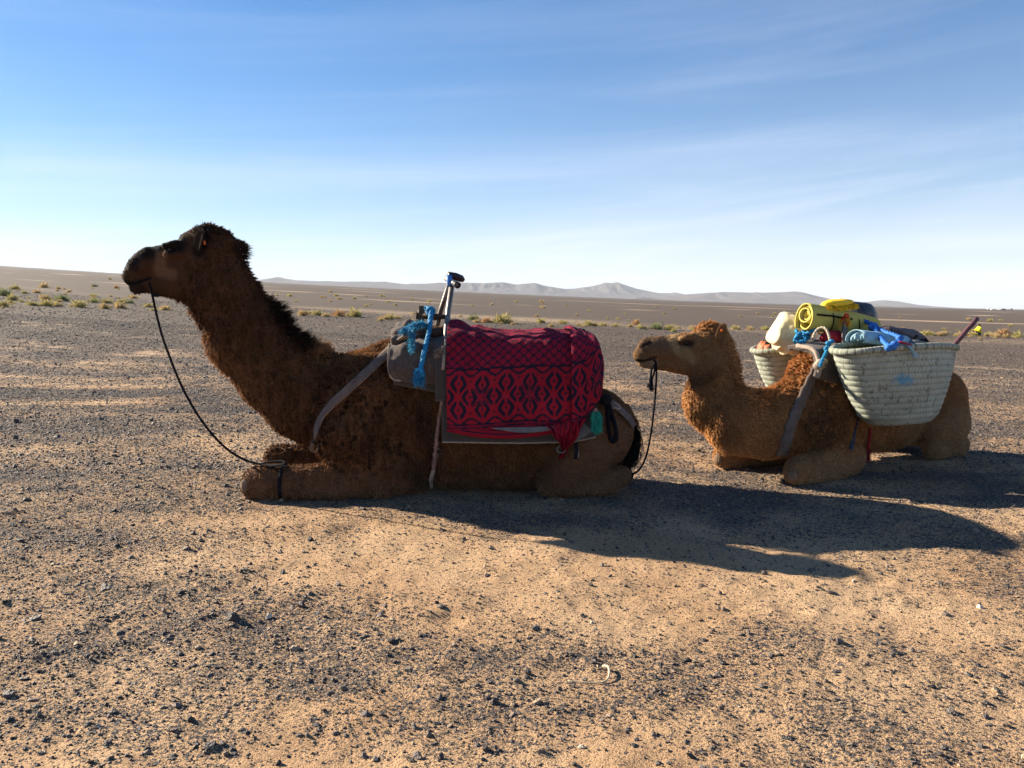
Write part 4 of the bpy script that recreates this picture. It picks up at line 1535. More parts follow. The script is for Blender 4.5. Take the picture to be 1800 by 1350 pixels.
for k, (u, v, w, kd) in enumerate(SH):
    p = on_ground(u, v)
    s = w / F * p[1] / 2
    root = empty("desert_shrub", p - np.array([0, 0, .02 * s]))
    f, st = SM[kd][k % 3]
    for nm, me in (("foliage", f), ("stems", st)):
        c = link(nm, me, root)
    root.scale = (s * 1.2, s * 1.2, s * (1.2 + .25 * math.sin(k * 1.9)) * (1.25 if kd == 'o' else 1.0))
    root.rotation_euler = (0, 0, k * 2.4)
    if k < NSTRIP:
        tag(root, KINDS[kd][0], "shrub", KINDS[kd][1])
    else:
        tag(root, KINDS[kd][0].split(" growing")[0].replace("desert shrub", "tuft") + " on the open stony plain beyond the scrub strip", "shrub", KINDS[kd][1].split(" on ")[0] + " tufts beyond the strip")
# ================================================================== load of the dark camel
def drape_grid(fr, ul, ur, top, bot, off, nu=60, nv=80, farbot=None, rough=0.0, seed=0, near_only=False, bulge=1.0):
    """a cloth laid over the back: top and bot give photo rows along the near side, off its half width"""
    G = np.zeros((nu, nv, 3))
    for i in range(nu):
        a = i / (nu - 1)
        u = ul + (ur - ul) * a
        pb = fr.P(u, bot(a), off)
        t, _, zb = fr.loc(pb)
        zt = fr.P(u, top(a), 0)[2]
        H = zt - zb
        fb = zb if farbot is None else farbot
        near = [(off * .99, zb), (off * (1 + .03 * bulge), zb + .33 * H), (off * 1.0, zb + .62 * H), (off * .85, zt - .10 * H), (off * .45, zt - .012 * H), (0, zt)]
        Hf = zt - fb
        far = [(-off * .45, zt - .012 * Hf), (-off * .85, zt - .10 * Hf), (-off, zt - .38 * Hf), (-off * (1 + .03 * bulge), zt - .67 * Hf), (-off * .99, fb)]
        sec = np.array(near if near_only else near + far)
        c = resample(spline(np.c_[sec, np.zeros(len(sec))]), .004)
        L = np.linspace(0, len(c) - 1, nv)
        o = np.interp(L, np.arange(len(c)), c[:, 0])
        z = np.interp(L, np.arange(len(c)), c[:, 1])
        G[i] = fr.A + fr.d * t + fr.n * o[:, None] + np.array([0, 0, 1.0]) * z[:, None]
    if rough:
        N = grid_normals(G)
        G = G + N * (rough * (fbm(G * np.array([9, 9, 5]), seed, 3) + .5 * fbm(G * np.array([24, 24, 9]), seed + 4, 2)))[..., None]
    return G


def arc_v(G):
    d = np.linalg.norm(np.diff(G, axis=1), axis=2)
    return np.concatenate([np.zeros((G.shape[0], 1)), np.cumsum(d, 1)], 1)


def arc_u(G):
    d = np.linalg.norm(np.diff(G, axis=0), axis=2)
    return np.concatenate([np.zeros((1, G.shape[1])), np.cumsum(d, 0)], 0)


RED, REDL, NAVY = np.array((.26, .011, .033)), np.array((.31, .013, .028)), np.array((.018, .013, .030))


def rug_pattern(x, s):
    """woven pattern: ogee lattice above a border of eight-rayed flowers and diamonds; x along, s up from the hem, metres"""
    c = np.tile(RED, x.shape + (1,))
    dark = np.zeros(x.shape, bool)
    P_, B0, B1_ = 0.272, 0.035, 0.345
    lat = s > B1_ + .012
    Pc, h = .058, .0265
    n = np.round(s / h)
    for k in (-1, 0, 1):
        m = n + k
        w = m * h + np.where(m % 2 == 0, 1, -1) * .5 * h * .92 * np.cos(2 * np.pi * x / Pc)
        dark |= lat & (np.abs(s - w) < .0056)
    # border band
    mid = (B0 + B1_) / 2
    hb = (B1_ - B0)
    X = x / P_
    X = X - np.floor(X)
    X = np.where(X > .5, X - 1, X)
    yv = (s - mid) / hb
    band = (s > B0) & (s < B1_)
    c[band] = REDL

    def diamond(cx, cy, rx, ry):
        nonlocal dark
        dx = np.abs(X - cx)
        dx = np.minimum(dx, np.abs(np.abs(X - cx) - 1))
        q = (dx / rx) ** 1.3 + (np.abs(yv - cy) / ry) ** 1.3
        ring = (q > .55) & (q < 1.25)
        # outlines are heaviest at the side corners
        dark |= band & ring & (dx / rx > .18)
        dark |= band & (q < .12)
        return q
    for cx, cy, rx, ry in ((0, .235, .135, .165), (0, -.235, .135, .165), (.255, 0, .145, .15), (-.255, 0, .145, .15), (.5, .24, .15, .17), (.5, -.24, .15, .17)):
        diamond(cx, cy, rx, ry)
    rr = np.hypot(X * P_ / hb * 1.0, yv)
    an = np.arctan2(yv, X * P_ / hb)
    dark |= band & (rr < .24) & (np.abs(np.sin(4 * (an))) < .55 - rr * 1.6)
    for sg in (1, -1):
        w = sg * (.455 - .06 * np.cos(2 * np.pi * 2 * X + np.pi))
        dark |= band & (np.abs(yv - w) < .026)
        dark |= band & (np.abs(np.abs(X) - .25) < .02) & (np.abs(yv - sg * .30) < .02)
    dark |= (np.abs(s - B1_ - .006) < .006) | (np.abs(s - B0 + .004) < .005) | (np.abs(s - .012) < .004)
    c[dark] = NAVY
    return c


M_RUG = mat_basic("red_woven_rug", (1, 1, 1), 0.9, 0.16, 26, 0.5, 420, attr="tint", spec=.1)
M_FELT = mat_basic("brown_felt", (0.088, 0.066, 0.055), 0.95, 0.3, 45, 0.7, 300, spec=.08, sheen=.2)
M_FELTD = mat_basic("dark_felt", (0.066, 0.055, 0.050), 0.95, 0.35, 120, 0.8, 420, spec=.08, sheen=.2)
M_EDGE = mat_basic("pale_binding", (0.34, 0.27, 0.21), 0.9, 0.3, 60, .5, 200)
M_STRAP = mat_basic("worn_webbing", (0.125, 0.095, 0.080), 0.9, 0.3, 30, .5, 220)
M_BLUE = mat_basic("blue_rope", (0.015, 0.225, 0.450), 0.6, 0.25, 40, .4, 300, transl=.1)
M_BLUEF = mat_basic("frayed_blue_rope", (1, 1, 1), 0.6, 0.1, 40, attr="tint", transl=.3)
M_BLACK = mat_basic("black_rope", (0.012, 0.012, 0.015), 0.9, 0.3, 60, .5, 300, spec=.1)
M_STEEL = mat_basic("scuffed_steel", (0.20, 0.185, 0.17), 0.55, 0.35, 30, .15, 80, metallic=.85)
M_RUBBER = mat_basic("black_rubber", (0.014, 0.014, 0.015), 0.45, 0.2, 20)
M_WOOD = mat_basic("dark_wood", (0.070, 0.045, 0.033), 0.75, 0.35, 18, .4, 90)
M_TAPE = mat_basic("blue_tape", (0.05, 0.20, 0.55), 0.5, 0.15, 20)
M_TEAL = mat_basic("teal_tassel", (1, 1, 1), 0.7, 0.1, 20, attr="tint", transl=.25)
M_BRAID = mat_basic("faded_pink_braid", (0.26, 0.155, 0.13), 0.9, 0.35, 40, .5, 200)
M_REDC = mat_basic("red_cotton", (0.42, 0.022, 0.035), 0.8, 0.2, 25, .3, 200, transl=.1)
M_GREYC = mat_basic("grey_canvas", (0.13, 0.135, 0.14), 0.85, 0.2, 25, .3, 200)


def lerp_pts(pts):
    xs, ys = [p[0] for p in pts], [p[1] for p in pts]
    return lambda a: float(np.interp(a, xs, ys))


def fray(name, pts, n, mat, cols, parent, L, spread, down=0.6, w=.0016, seed=0):
    """loose fibres bursting from points"""
    r = np.random.default_rng(seed)
    pts = np.asarray(pts, float)
    p = pts[r.integers(0, len(pts), n)] + r.normal(size=(n, 3)) * spread
    d = r.normal(size=(n, 3)) + np.array([0, 0, -down * 2])
    c = np.array(cols) * np.exp(.25 * r.normal(size=n))[:, None]
    o = blades(name, p, r.normal(size=(n, 3)), d, L * r.uniform(.4, 1, n), np.full(n, w), c, mat, parent, r)
    o["kind"] = "stuff"
    return o


def ribbon(mb, pts, body, width, thick, col=None, step=.015, normals=None):
    """flat strap lying on a body; pts world points"""
    c = resample(spline(pts), step)
    if body is not None:
        N = body.grad(c)
    else:
        N = np.broadcast_to(np.asarray(normals, float), c.shape)
    T = np.gradient(c, axis=0)
    T /= np.linalg.norm(T, axis=1)[:, None]
    S = np.cross(T, N)
    S /= np.linalg.norm(S, axis=1)[:, None] + 1e-9
    w = np.broadcast_to(np.asarray(width, float), (len(c),))[:, None]
    a = np.linspace(-1, 1, 7)
    G = c[:, None] + S[:, None] * (w[:, None] * .5) * a[None, :, None] + N[:, None] * (thick * (1 - .35 * a ** 2))[None, :, None]
    return mb.slab(G, thick, col)


# ---- felt pads under the saddle
pad = empty("saddle_pad", FR1.P(735, 860, 0.0) * np.array([1, 1, 0]))
G = drape_grid(FR1, 684, 787, lerp_pts([(0, 606), (.3, 594), (1, 586)]), lerp_pts([(0, 664), (.3, 671), (1, 676)]), .345, 60, 90, None, .022, 3, bulge=2.5)
felt = MB().slab(G, .045).build("folded_felt", M_FELT, pad)
G = drape_grid(FR1, 692, 775, lerp_pts([(0, 612), (1, 600)]), lerp_pts([(0, 676), (1, 692)]), .318, 36, 60, None, .008, 6)
MB().slab(G, .02).build("lower_felt", M_FELTD, pad)
e = np.concatenate([FR1.P(u, v, .352)[None] for u, v in ((685, 604), (682, 630), (684, 655), (692, 667), (705, 669))])
MB().tube(resample(spline(e), .01), .006, 7).build("edge_binding", M_EDGE, felt)
m = MB()
for k, (u, v, o, r) in enumerate([(706, 588, .10, 16), (722, 579, .05, 16), (735, 584, .16, 15), (716, 582, -.06, 17), (745, 592, .12, 15), (700, 598, .18, 12)]):
    c = FR1.P(u, v, o)
    m.blob(c, np.array([1.25, 1.5, .9]) * r * c[1] / F, None, .9, .5, 16, 30 + k, 22)
m.build("rolled_wool", M_FELT, pad)
tag(pad, "folded brown felt saddle pad on the dark camel, in front of the red blanket", "saddle pad")

und = empty("felt_underlay", FR1.P(920, 860, 0.0) * np.array([1, 1, 0]))
G = drape_grid(FR1, 777, 1048, lerp_pts([(0, 612), (1, 618)]), lerp_pts([(0, 777), (.5, 779), (.85, 777), (1, 768)]), .362, 70, 70, None, .006, 9)
fsh = MB().slab(G, .012).build("felt_sheet", M_FELTD, und)
MB().tube(G[:, 0] + FR1.n * .004, .0048, 6).build("edge_binding", M_EDGE, fsh)
tag(und, "dark grey felt sheet with pale bound edge hanging below the red blanket", "felt sheet")
G = drape_grid(FR1, 765, 792, lerp_pts([(0, 590), (1, 588)]), lerp_pts([(0, 706), (1, 707)]), .378, 14, 60, None, .005, 12)
tag(MB().slab(G, .014).build("felt_strip", M_FELTD), "narrow dark felt strip hanging beside the saddle post at the blanket's front edge", "felt strip")

# ---- the red blanket, folded double
rug = empty("blanket", FR1.P(920, 860, 0.0) * np.array([1, 1, 0]))
TOPR = lerp_pts([(0, 562), (.07, 566), (.14, 574), (.2, 571), (.28, 577), (.45, 581), (.62, 580), (.74, 576), (.86, 580), (1, 588)])
G = drape_grid(FR1, 786, 1030, TOPR, lerp_pts([(0, 759), (.35, 755), (.7, 749), (1, 742)]), .402, 210, 270, 0.48, .007, 15)
# creases near the saddle and a sag in the middle
xx, ss = arc_u(G), arc_v(G)
N = grid_normals(G)
aa = np.linspace(0, 1, 210)[:, None]
fold = .012 * np.exp(-((aa - .06) / .05) ** 2) * np.sin(ss * 26 + 3 * aa) + .003 * np.sin(aa * 30 + ss * 7) * sstep(.42, .6, ss) * sstep(1.05, .8, ss)
G = G + N * fold[..., None]
col = rug_pattern(xx + .06 + .012 * np.sin(ss * 9), ss + .02 * (aa - .5) + .006 * np.sin(xx * 11) + .007 * fbm(G * 9, 35, 2))
col = col * (1 + .28 * fbm(G * 7, 33, 3) + .10 * vnoise(G * 160, 34))[..., None]
MB().slab(G, .012, col, NAVY * 1.5).build("upper_layer", M_RUG, rug, True, True)
# under layer: the lower half of the fold, hanging free a little below
nu, nv = 150, 40
G2 = np.zeros((nu, nv, 3))
for i in range(nu):
    a = i / (nu - 1)
    u = 790 + (1012 - 790) * a
    sag = 14 * math.sin(math.pi * min(a * 1.15, 1)) ** .7
    for j in range(nv):
        b = j / (nv - 1)
        v = 748 - 5 * a + b * (10 + sag + 4 * a)
        G2[i, j] = FR1.P(u, v, .375 + .028 * math.sin(b * 2.4))
G2 = G2 + FR1.n * (.004 * fbm(G2 * 14, 44, 2))[..., None]
s2 = arc_v(G2)
c2_ = np.tile(REDL * .95, (nu, nv, 1))
c2_[(np.abs(s2 - s2[:, -1:] + .03) < .004) | (np.abs(s2 - s2[:, -1:] + .052) < .003)] = NAVY
x2 = arc_u(G2)
c2_[(np.abs(s2 - s2[:, -1:] + .075 - .012 * np.cos(x2 * 46)) < .004)] = NAVY
MB().slab(G2[:, ::-1], .010, c2_[:, ::-1], RED * .8).build("lower_layer", M_RUG, rug, True, True)
# grey sheet set over the hem, standing in for the fold's dark opening
Gl = np.array([[FR1.P(865 + 130 * i / 30, 752 - 3 * i / 30 + (j / 6) * (9 * math.sin(math.pi * i / 30) + 1), .412) for j in range(7)] for i in range(31)])
MB().slab(Gl, .004).build("fold_gap_sheet", M_GREYC, rug)
# the end of the rug turned back over itself
nu = 60
G3 = drape_grid(FR1, 1004, 1061, lerp_pts([(0, 577), (.5, 576), (1, 596)]), lerp_pts([(0, 746), (.45, 738), (1, 694)]), .428, nu, 300, 0.5, .008, 19)
a3 = np.linspace(0, 1, nu)[:, None]
N3 = grid_normals(G3)
G3 = G3 + N3 * (.014 * np.sin(a3 * 8.5 + .6) - .02 * sstep(.7, 1, a3))[..., None]
col3 = rug_pattern(arc_u(G3) * 1.0 + .33 + .03 * np.sin(arc_v(G3) * 5), arc_v(G3) + .04 * a3)
col3 = col3 * (1 + .28 * fbm(G3 * 7, 36, 3))[..., None]
MB().slab(G3, .014, col3, NAVY * 1.5).build("turned_end", M_RUG, rug, True, True)
tag(rug, "red wool blanket with dark lattice and diamond pattern draped over the dark camel", "blanket")

# ---- saddle frame and handle
sad = empty("saddle", FR1.P(775, 860, 0.0) * np.array([1, 1, 0]))
m = MB()
m.tube([FR1.P(779, 655, .33), FR1.P(782, 610, .27), FR1.P(788, 545, .12), FR1.P(795, 498, .02)], np.array([.013, .0165, .0165, .0165]), 14)
npost = m.build("near_post", M_STEEL, sad)
MB().tube([FR1.P(762, 600, -.27), FR1.P(775, 545, -.12), FR1.P(790, 499, -.01)], .0150, 14).build("far_post", M_STEEL, sad)
c0, c1 = FR1.P(804, 501, .13), FR1.P(784, 489, -.13)
_cp = MB().tube([c0 * (1 - t) + c1 * t for t in (.02, .3, .7, .98)], .0165, 16)
cpipe = _cp.build("cross_pipe", M_STEEL, sad)
m = MB()
dd = (c1 - c0) / np.linalg.norm(c1 - c0)
for k in (0,):
    q = np.array([c0 - dd * .005, c0 + dd * .055])
    m.tube(q, .0205, 18, False)
    m.tube(q[::-1], .0150, 18, False)
    a_ = c0 - dd * .005
    m.tube([a_ - dd * .001, a_ + dd * .002], [.0180, .0180], 18, False)
    m.blob(c0 + dd * .03, (.0150, .0150, .0150), None, 1, 0, 1, 0, 14)
m.build("near_grip", M_RUBBER, cpipe)
m = MB()
m.tube([FR1.P(788, 483, -.02), FR1.P(800, 486, -.05), FR1.P(811, 490, -.08), FR1.P(815, 493, -.09)], [.020, .024, .022, .012], 14)
m.build("far_grip", M_RUBBER, cpipe)
MB().tube([FR1.P(789, 484, .03), FR1.P(790.5, 493, .035), FR1.P(791, 503, .04)], [.011, .0115, .010], 10, True, None, 1.5).build("tape", M_TAPE, npost)
for (u0, v0, u1, v1, o0, o1, w) in ((741, 538, 741, 578, .09, .10, .022), (733, 548, 730, 590, -.10, -.13, .022)):
    MB().tube([FR1.P(u0, v0, o0), FR1.P(u1, v1, o1)], [w * .9, w], 4).build("upright", M_WOOD, sad, False)
MB().tube([FR1.P(742, 553, .10), FR1.P(783, 557, .12)], .015, 6).build("side_rail", M_WOOD, sad)
MB().tube([FR1.P(738, 556, -.11), FR1.P(775, 560, -.12)], .015, 6).build("side_rail", M_WOOD, sad)
MB().tube([FR1.P(741, 545, .10), FR1.P(736, 549, -.11)], .012, 6).build("cross_bar", M_WOOD, sad)
MB().box(FR1.P(766, 583, .05), (.10, .30, .05)).build("seat_block", M_WOOD, sad)
m = MB()
m.rope([FR1.P(779, 650, .395), FR1.P(781, 625, .37), FR1.P(784, 600, .31), FR1.P(786, 592, .28)], .011, 3)
m.build("post_wrapping", M_EDGE, npost)
fray("frayed_binding", [FR1.P(769, 622, .37), FR1.P(775, 616, .37)], 160, M_BLUEF, (.34, .27, .21), sad, .035, .008, .3, .0018, 5)
tag(sad, "steel T-handle saddle frame with black grips rising from the felt pad", "saddle")

# ---- blue ropes
br = empty("rope", FR1.P(757, 860, .3) * np.array([1, 1, 0]))
m = MB()
m.rope([FR1.P(745, 543, .02), FR1.P(752, 542, .10), FR1.P(758, 546, .15), FR1.P(757, 560, .19), FR1.P(754, 585, .25), FR1.P(747, 615, .36), FR1.P(741, 640, .385), FR1.P(738, 656, .39)], .0155, 3)
for (u, v, o) in ((757, 547, .14), (737, 655, .392)):
    c = FR1.P(u, v, o)
    for k in range(4):
        a = k * 1.1
        x = np.array([math.cos(a), .4 * math.sin(a), math.sin(a) * .6])
        y = np.array([-math.sin(a) * .5, .6, math.cos(a)])
        th = np.linspace(0, 6.4, 14)
        m.tube(c + (np.cos(th)[:, None] * x + np.sin(th)[:, None] * y) * .020, .011, 7, False)
m.build("rope_strand", M_BLUE, br)
BL = (.045, .30, .56)
fray("frayed_end", [FR1.P(u, v, .395) for u, v in ((736, 658), (738, 664), (735, 668))], 420, M_BLUEF, BL, br, .05, .012, .5, .0018, 7)
tag(br, "long blue twisted rope hanging from the saddle frame over the felt pad", "rope")
bt = empty("rope", FR1.P(720, 860, .3) * np.array([1, 1, 0]))
m = MB()
m.rope([FR1.P(748, 571, .20), FR1.P(738, 569, .24), FR1.P(726, 573, .28), FR1.P(722, 584, .33), FR1.P(724, 600, .365), FR1.P(724, 612, .37)], .013, 3)
m.rope([FR1.P(728, 572, .27), FR1.P(715, 577, .28), FR1.P(705, 584, .30)], .013, 3)
m.build("rope_strand", M_BLUE, bt)
q = resample(spline([FR1.P(748, 571, .21), FR1.P(732, 570, .27), FR1.P(720, 577, .30), FR1.P(706, 584, .31)]), .006)
q2 = resample(spline([FR1.P(722, 580, .34), FR1.P(724, 598, .375), FR1.P(724, 615, .38)]), .006)
fray("frayed_fibres", np.concatenate([q, q2]), 1500, M_BLUEF, (.05, .27, .44), bt, .030, .008, .2, .0016, 9)
tag(bt, "short frayed blue rope tied round the front of the felt pad", "rope")

# ---- chest strap
bs = empty("chest_strap", FR1.P(600, 860, .2) * np.array([1, 1, 0]))
near = [FR1.P(716, 592, .345)] + [B1.hit(u, v, .014) for u, v in ((692, 610), (668, 634), (640, 660), (612, 686), (588, 708), (570, 728), (561, 746), (557, 762))]
mirr = lambda q: q - 2 * FR1.n * ((q - FR1.A) @ FR1.n)
under = [B1.surf((FR1.P(559, 779, .10))[None], .012)[0], B1.surf((FR1.P(559, 781, 0))[None], .012)[0]]
path = near + under + [mirr(under[0])] + [mirr(q) for q in near[::-1]]
m = MB()
ribbon(m, path, B1, .050, .008)
m.build("webbing", M_STRAP, bs)
m = MB()
c = resample(spline(near), .015)
Nn = B1.grad(c)
T = np.gradient(c, axis=0)
T /= np.linalg.norm(T, axis=1)[:, None]
S_ = np.cross(T, Nn)
m.tube(c + S_ * .022 + Nn * .006, .005, 6)
m.tube(c - S_ * .022 + Nn * .006, .005, 6)
m.build("edge_binding", M_EDGE, bs)
tag(bs, "worn brown webbing chest strap running round the dark camel's chest", "strap")

# ---- braided girth
gr = empty("girth_rope", FR1.P(765, 862, .3) * np.array([1, 1, 0]))
gp = [FR1.P(777, 706, .385), B1.hit(774, 725, .02), B1.hit(770, 750, .014), B1.hit(767, 775, .014), B1.hit(765, 800, .014), B1.hit(761, 830, .014), B1.hit(757, 850, .016)]
m = MB()
m.rope(gp, .0115, 3, .05)
for k, (u, v) in enumerate(((768, 778), (764, 800), (762, 818))):
    c = B1.hit(u, v, .02)
    m.blob(c, (.014, .010, .024), None, 1, .5, 40, k, 16)
m.build("braid", M_BRAID, gr)
m = MB()
ribbon(m, [B1.hit(762, 826, .016), B1.hit(757, 842, .018), B1.hit(758, 858, .018)], B1, .022, .004)
m.build("loose_end", M_EDGE, gr)
fray("frayed_fibres", [B1.hit(u, v, .016) for u, v in ((768, 785), (763, 810), (760, 840), (768, 800))], 160, M_BLUEF, (.30, .19, .16), gr, .04, .006, .5, .0014, 11)
tag(gr, "faded pink braided girth rope hanging down the dark camel's flank", "rope")

# ---- things hanging at the back of the blanket
rg = empty("red_rag", FR1.P(990, 862, .35) * np.array([1, 1, 0]))
m = MB()
r_ = np.random.default_rng(4)
for k, pth in enumerate([((972, 742, .40), (980, 758, .43), (988, 775, .42), (993, 790, .39)), ((1000, 738, .43), (998, 757, .45), (994, 776, .42), (992, 788, .40)), ((1018, 738, .42), (1010, 758, .43), (1001, 775, .42), (996, 790, .39)),
                         ((985, 745, .43), (986, 763, .45), (990, 780, .42)), ((996, 786, .38), (992, 796, .36), (986, 806, .35)), ((1005, 742, .43), (1008, 765, .44), (998, 786, .41))]):
    c = resample(spline([FR1.P(*q) for q in pth]), .008)
    w = np.interp(np.linspace(0, 1, len(c)), [0, .5, 1], [.085, .055, .018] if k != 4 else [.03, .03, .025])
    wob = np.array([1, 0, .15])
    a = np.linspace(-1, 1, 15)
    G = c[:, None] + wob * (w[:, None] * .5)[..., None] * a[None, :, None] + FR1.n * (.014 * np.sin(a * 5 + k * 2)[None] * (1 + .4 * np.sin(np.arange(len(c)) * .35 + k))[:, None])[..., None]
    G = G + .006 * vec_noise(G * 30, 60 + k)
    cc = np.tile(REDL, G.shape[:2] + (1,))
    st_ = (np.abs(np.sin(a * 4.2 + k))[None] < .25) & (np.sin(np.arange(len(c)) * .5)[:, None] > -.4)
    cc[np.broadcast_to(st_, cc.shape[:2])] = NAVY
    m.slab(G, .004, cc)
m.build("crumpled_cloth", M_RUG, rg, True, True)
m = MB()
c = FR1.P(987, 790, .40)
th = np.linspace(0, 6.4, 26)
m.tube(c + np.stack([np.cos(th) * .026, .008 * np.sin(th * 1), np.sin(th) * .018], -1), .0035, 7, False)
m.build("steel_ring", M_STEEL, rg)
MB().blob(FR1.P(1015, 798, .40), (.008, .004, .024), None, .7, .2, 20, 1, 14).build("pale_toggle", M_EDGE, rg)
m = MB()
ribbon(m, [FR1.P(1012, 778, .405), FR1.P(1013, 792, .405), FR1.P(1011, 806, .40)], None, .02, .004, None, .01, FR1.n)
m.build("black_tab", M_BLACK, rg)
tag(rg, "knotted red rag with a steel ring hanging below the blanket's rear corner", "rag")

fc = empty("felt_corner", FR1.P(1035, 862, .35) * np.array([1, 1, 0]))
G = np.array([[FR1.P(1000 + 52 * i / 20, 735 + (40 - 30 * (i / 20) ** 2) * j / 10, .37 - .02 * (i / 20)) for j in range(11)] for i in range(21)])
G = G + .004 * vec_noise(G * 20, 3)
MB().slab(G, .012).build("felt_flap", M_GREYC, fc)
MB().tube(G[:, -1] + FR1.n * .003, .005, 6).build("edge_binding", M_EDGE, fc)
tag(fc, "rounded grey felt corner with pale binding behind the red rag", "felt flap")

tt = empty("tassel", FR1.P(1049, 862, .4) * np.array([1, 1, 0]))
r_ = np.random.default_rng(8)
n = 1100
b = r_.uniform(0, 1, n)
pp = np.array([FR1.P(1048 + 2 * x + 3 * y, 722 + 30 * x, .415) for x, y in zip(b, r_.normal(size=n))]) + FR1.n * (r_.normal(size=n) * .008)[:, None]
dd_ = np.array([0, 0, -1.0]) + .32 * r_.normal(size=(n, 3))
o = blades("fringe", pp, np.tile(FR1.n, (n, 1)), dd_, .055 * r_.uniform(.5, 1, n), np.full(n, .0019), np.array((.02, .30, .22)) * np.exp(.25 * r_.normal(size=n))[:, None], M_TEAL, tt, r_)
o["kind"] = "stuff"
MB().blob(FR1.P(1047, 722, .415), (.012, .010, .016), None, 1, .2, 30, 2, 16).build("tassel_head", M_BRAID, tt)
tag(tt, "teal green yarn tassel hanging behind the red blanket", "tassel")

lp = [FR1.P(1066, 697, .36), B1.hit(1068, 715, .025), B1.hit(1069, 740, .02), B1.hit(1071, 762, .02), B1.hit(1076, 776, .02), B1.hit(1083, 772, .02), B1.hit(1083, 758, .02), B1.hit(1078, 738, .02), B1.hit(1072, 718, .025), FR1.P(1068, 698, .36)]
m = MB()
m.rope(lp, .013, 3)
m.blob(FR1.P(1064, 702, .37), (.035, .02, .03), None, 1, .4, 20, 4, 18)
tag(m.build("rope_loop", M_BLACK), "thick black rope loop hanging on the dark camel's rump", "rope")
cr = empty("crupper_strap", FR1.P(1090, 862, .2) * np.array([1, 1, 0]))
m = MB()
cp = [FR1.P(1062, 702, .34)] + [B1.hit(u, v, .010) for u, v in ((1078, 712), (1092, 724), (1104, 736), (1112, 750))]
ribbon(m, cp, B1, .045, .007)
m.build("webbing", M_STRAP, cr)
m = MB()
m.rope([B1.hit(u, v, .020) for u, v in ((1071, 712), (1080, 708), (1088, 713), (1090, 719), (1080, 717), (1072, 716))], .006, 3)
m.build("pale_cord", M_EDGE, cr)
tag(cr, "grey crupper strap with pale cord over the dark camel's rump to its tail", "strap")

# ---- lead rope and knee strap of the dark camel
lr = empty("lead_rope", FR1.P(430, 862, .3) * np.array([1, 1, 0]))
m = MB()
m.rope([FR1.P(u, v, o) for u, v, o in ((262, 497, .075), (266, 510, .07), (269, 524, .06), (275, 552, .08), (285, 590, .10), (300, 632, .12), (320, 680, .15), (345, 725, .18), (372, 762, .20), (400, 790, .22), (430, 808, .24), (458, 816, .26), (480, 818, .30), (502, 815, .33))], .0075, 3)
m.build("rope_strand", M_BLACK, lr)
m = MB()
c = FR1.P(274, 519, .06)
m.blob(c, (.018, .012, .012), None, 1, .5, 40, 3, 14)
m.tube([c, c + np.array([.018, 0, -.002]), c + np.array([.032, 0, -.004])], [.006, .007, .004], 6)
m.build("knot", M_BLACK, lr)
m = MB()
m.rope([FR1.P(u, v, o) for u, v, o in ((455, 816, .26), (475, 812, .27), (497, 811, .30), (503, 816, .33))], .0065, 3)
m.rope([FR1.P(u, v, o) for u, v, o in ((440, 811, .25), (470, 819, .30), (490, 818, .34), (506, 821, .36))], .0065, 3)
m.build("spare_loops", M_BLACK, lr)
tag(lr, "black lead rope running from the dark camel's mouth to its folded knee", "rope")
m = MB()
cen = FR1.P(500, 848, NEAR)
th = np.linspace(0, 2 * np.pi, 40)
ring = cen + np.cos(th)[:, None] * FR1.n * .3 + np.sin(th)[:, None] * np.array([0, 0, .3])
ring[:, 2] = np.clip(ring[:, 2], .0, 9)
out = []
for q in ring:
    d_ = q - cen
    ts = np.linspace(0, .9, 120)
    dist = B1.sdf(cen + d_ * ts[:, None])
    k = int(np.argmax(dist > .006))
    out.append(cen + d_ * ts[k])
out = np.array(out)
out[:, 2] = np.maximum(out[:, 2], .008)
m.tube(out, .012, 6, False, None, .5, FR1.n)
tag(m.build("knee_strap", M_BLACK), "black hobble strap tied round the dark camel's near folded foreleg", "strap")
# ================================================================== load of the golden camel
M_PALM = mat_basic("woven_palm_leaf", (1, 1, 1), 0.85, 0.22, 30, 0.5, 260, attr="tint", spec=.15)
M_FOAM = mat_basic("yellow_foam_mat", (0.50, 0.42, 0.10), 0.8, 0.1, 12, .25, 200, spec=.2)
M_CREAM = mat_basic("cream_canvas", (0.68, 0.58, 0.36), 0.8, 0.12, 14, .4, 60, transl=.12)
M_YELLOW = mat_basic("yellow_yarn", (1, 1, 1), 0.7, 0.1, 20, attr="tint", transl=.25)
M_YPLAST = mat_basic("yellow_block", (0.80, 0.52, 0.02), 0.6, 0.1, 20, .2, 80)
M_BAG = mat_basic("black_nylon", (0.020, 0.022, 0.032), 0.42, 0.3, 20, .6, 40, spec=.5)
M_LEATHER = mat_basic("orange_leather", (0.40, 0.115, 0.045), 0.6, 0.25, 20, .4, 60)
M_MAROON = mat_basic("dark_maroon_wool", (0.055, 0.034, 0.036), 0.92, 0.35, 25, .6, 160, sheen=.2)
M_TARP = mat_basic("pale_blue_tarp", (0.25, 0.40, 0.47), 0.55, 0.15, 16, .3, 60)
M_STICK = mat_basic("painted_stick", (0.105, 0.045, 0.050), 0.6, 0.25, 30, .3, 120)
M_NAVYS = mat_basic("navy_webbing", (0.025, 0.040, 0.080), 0.8, 0.25, 30, .4, 200)
M_ROPEP = mat_basic("pale_palm_rope", (0.46, 0.40, 0.30), 0.85, 0.25, 50, .4, 200)
M_BLUE2 = mat_basic("bright_blue_rope", (0.030, 0.165, 0.52), 0.55, 0.25, 40, .4, 300, transl=.1)

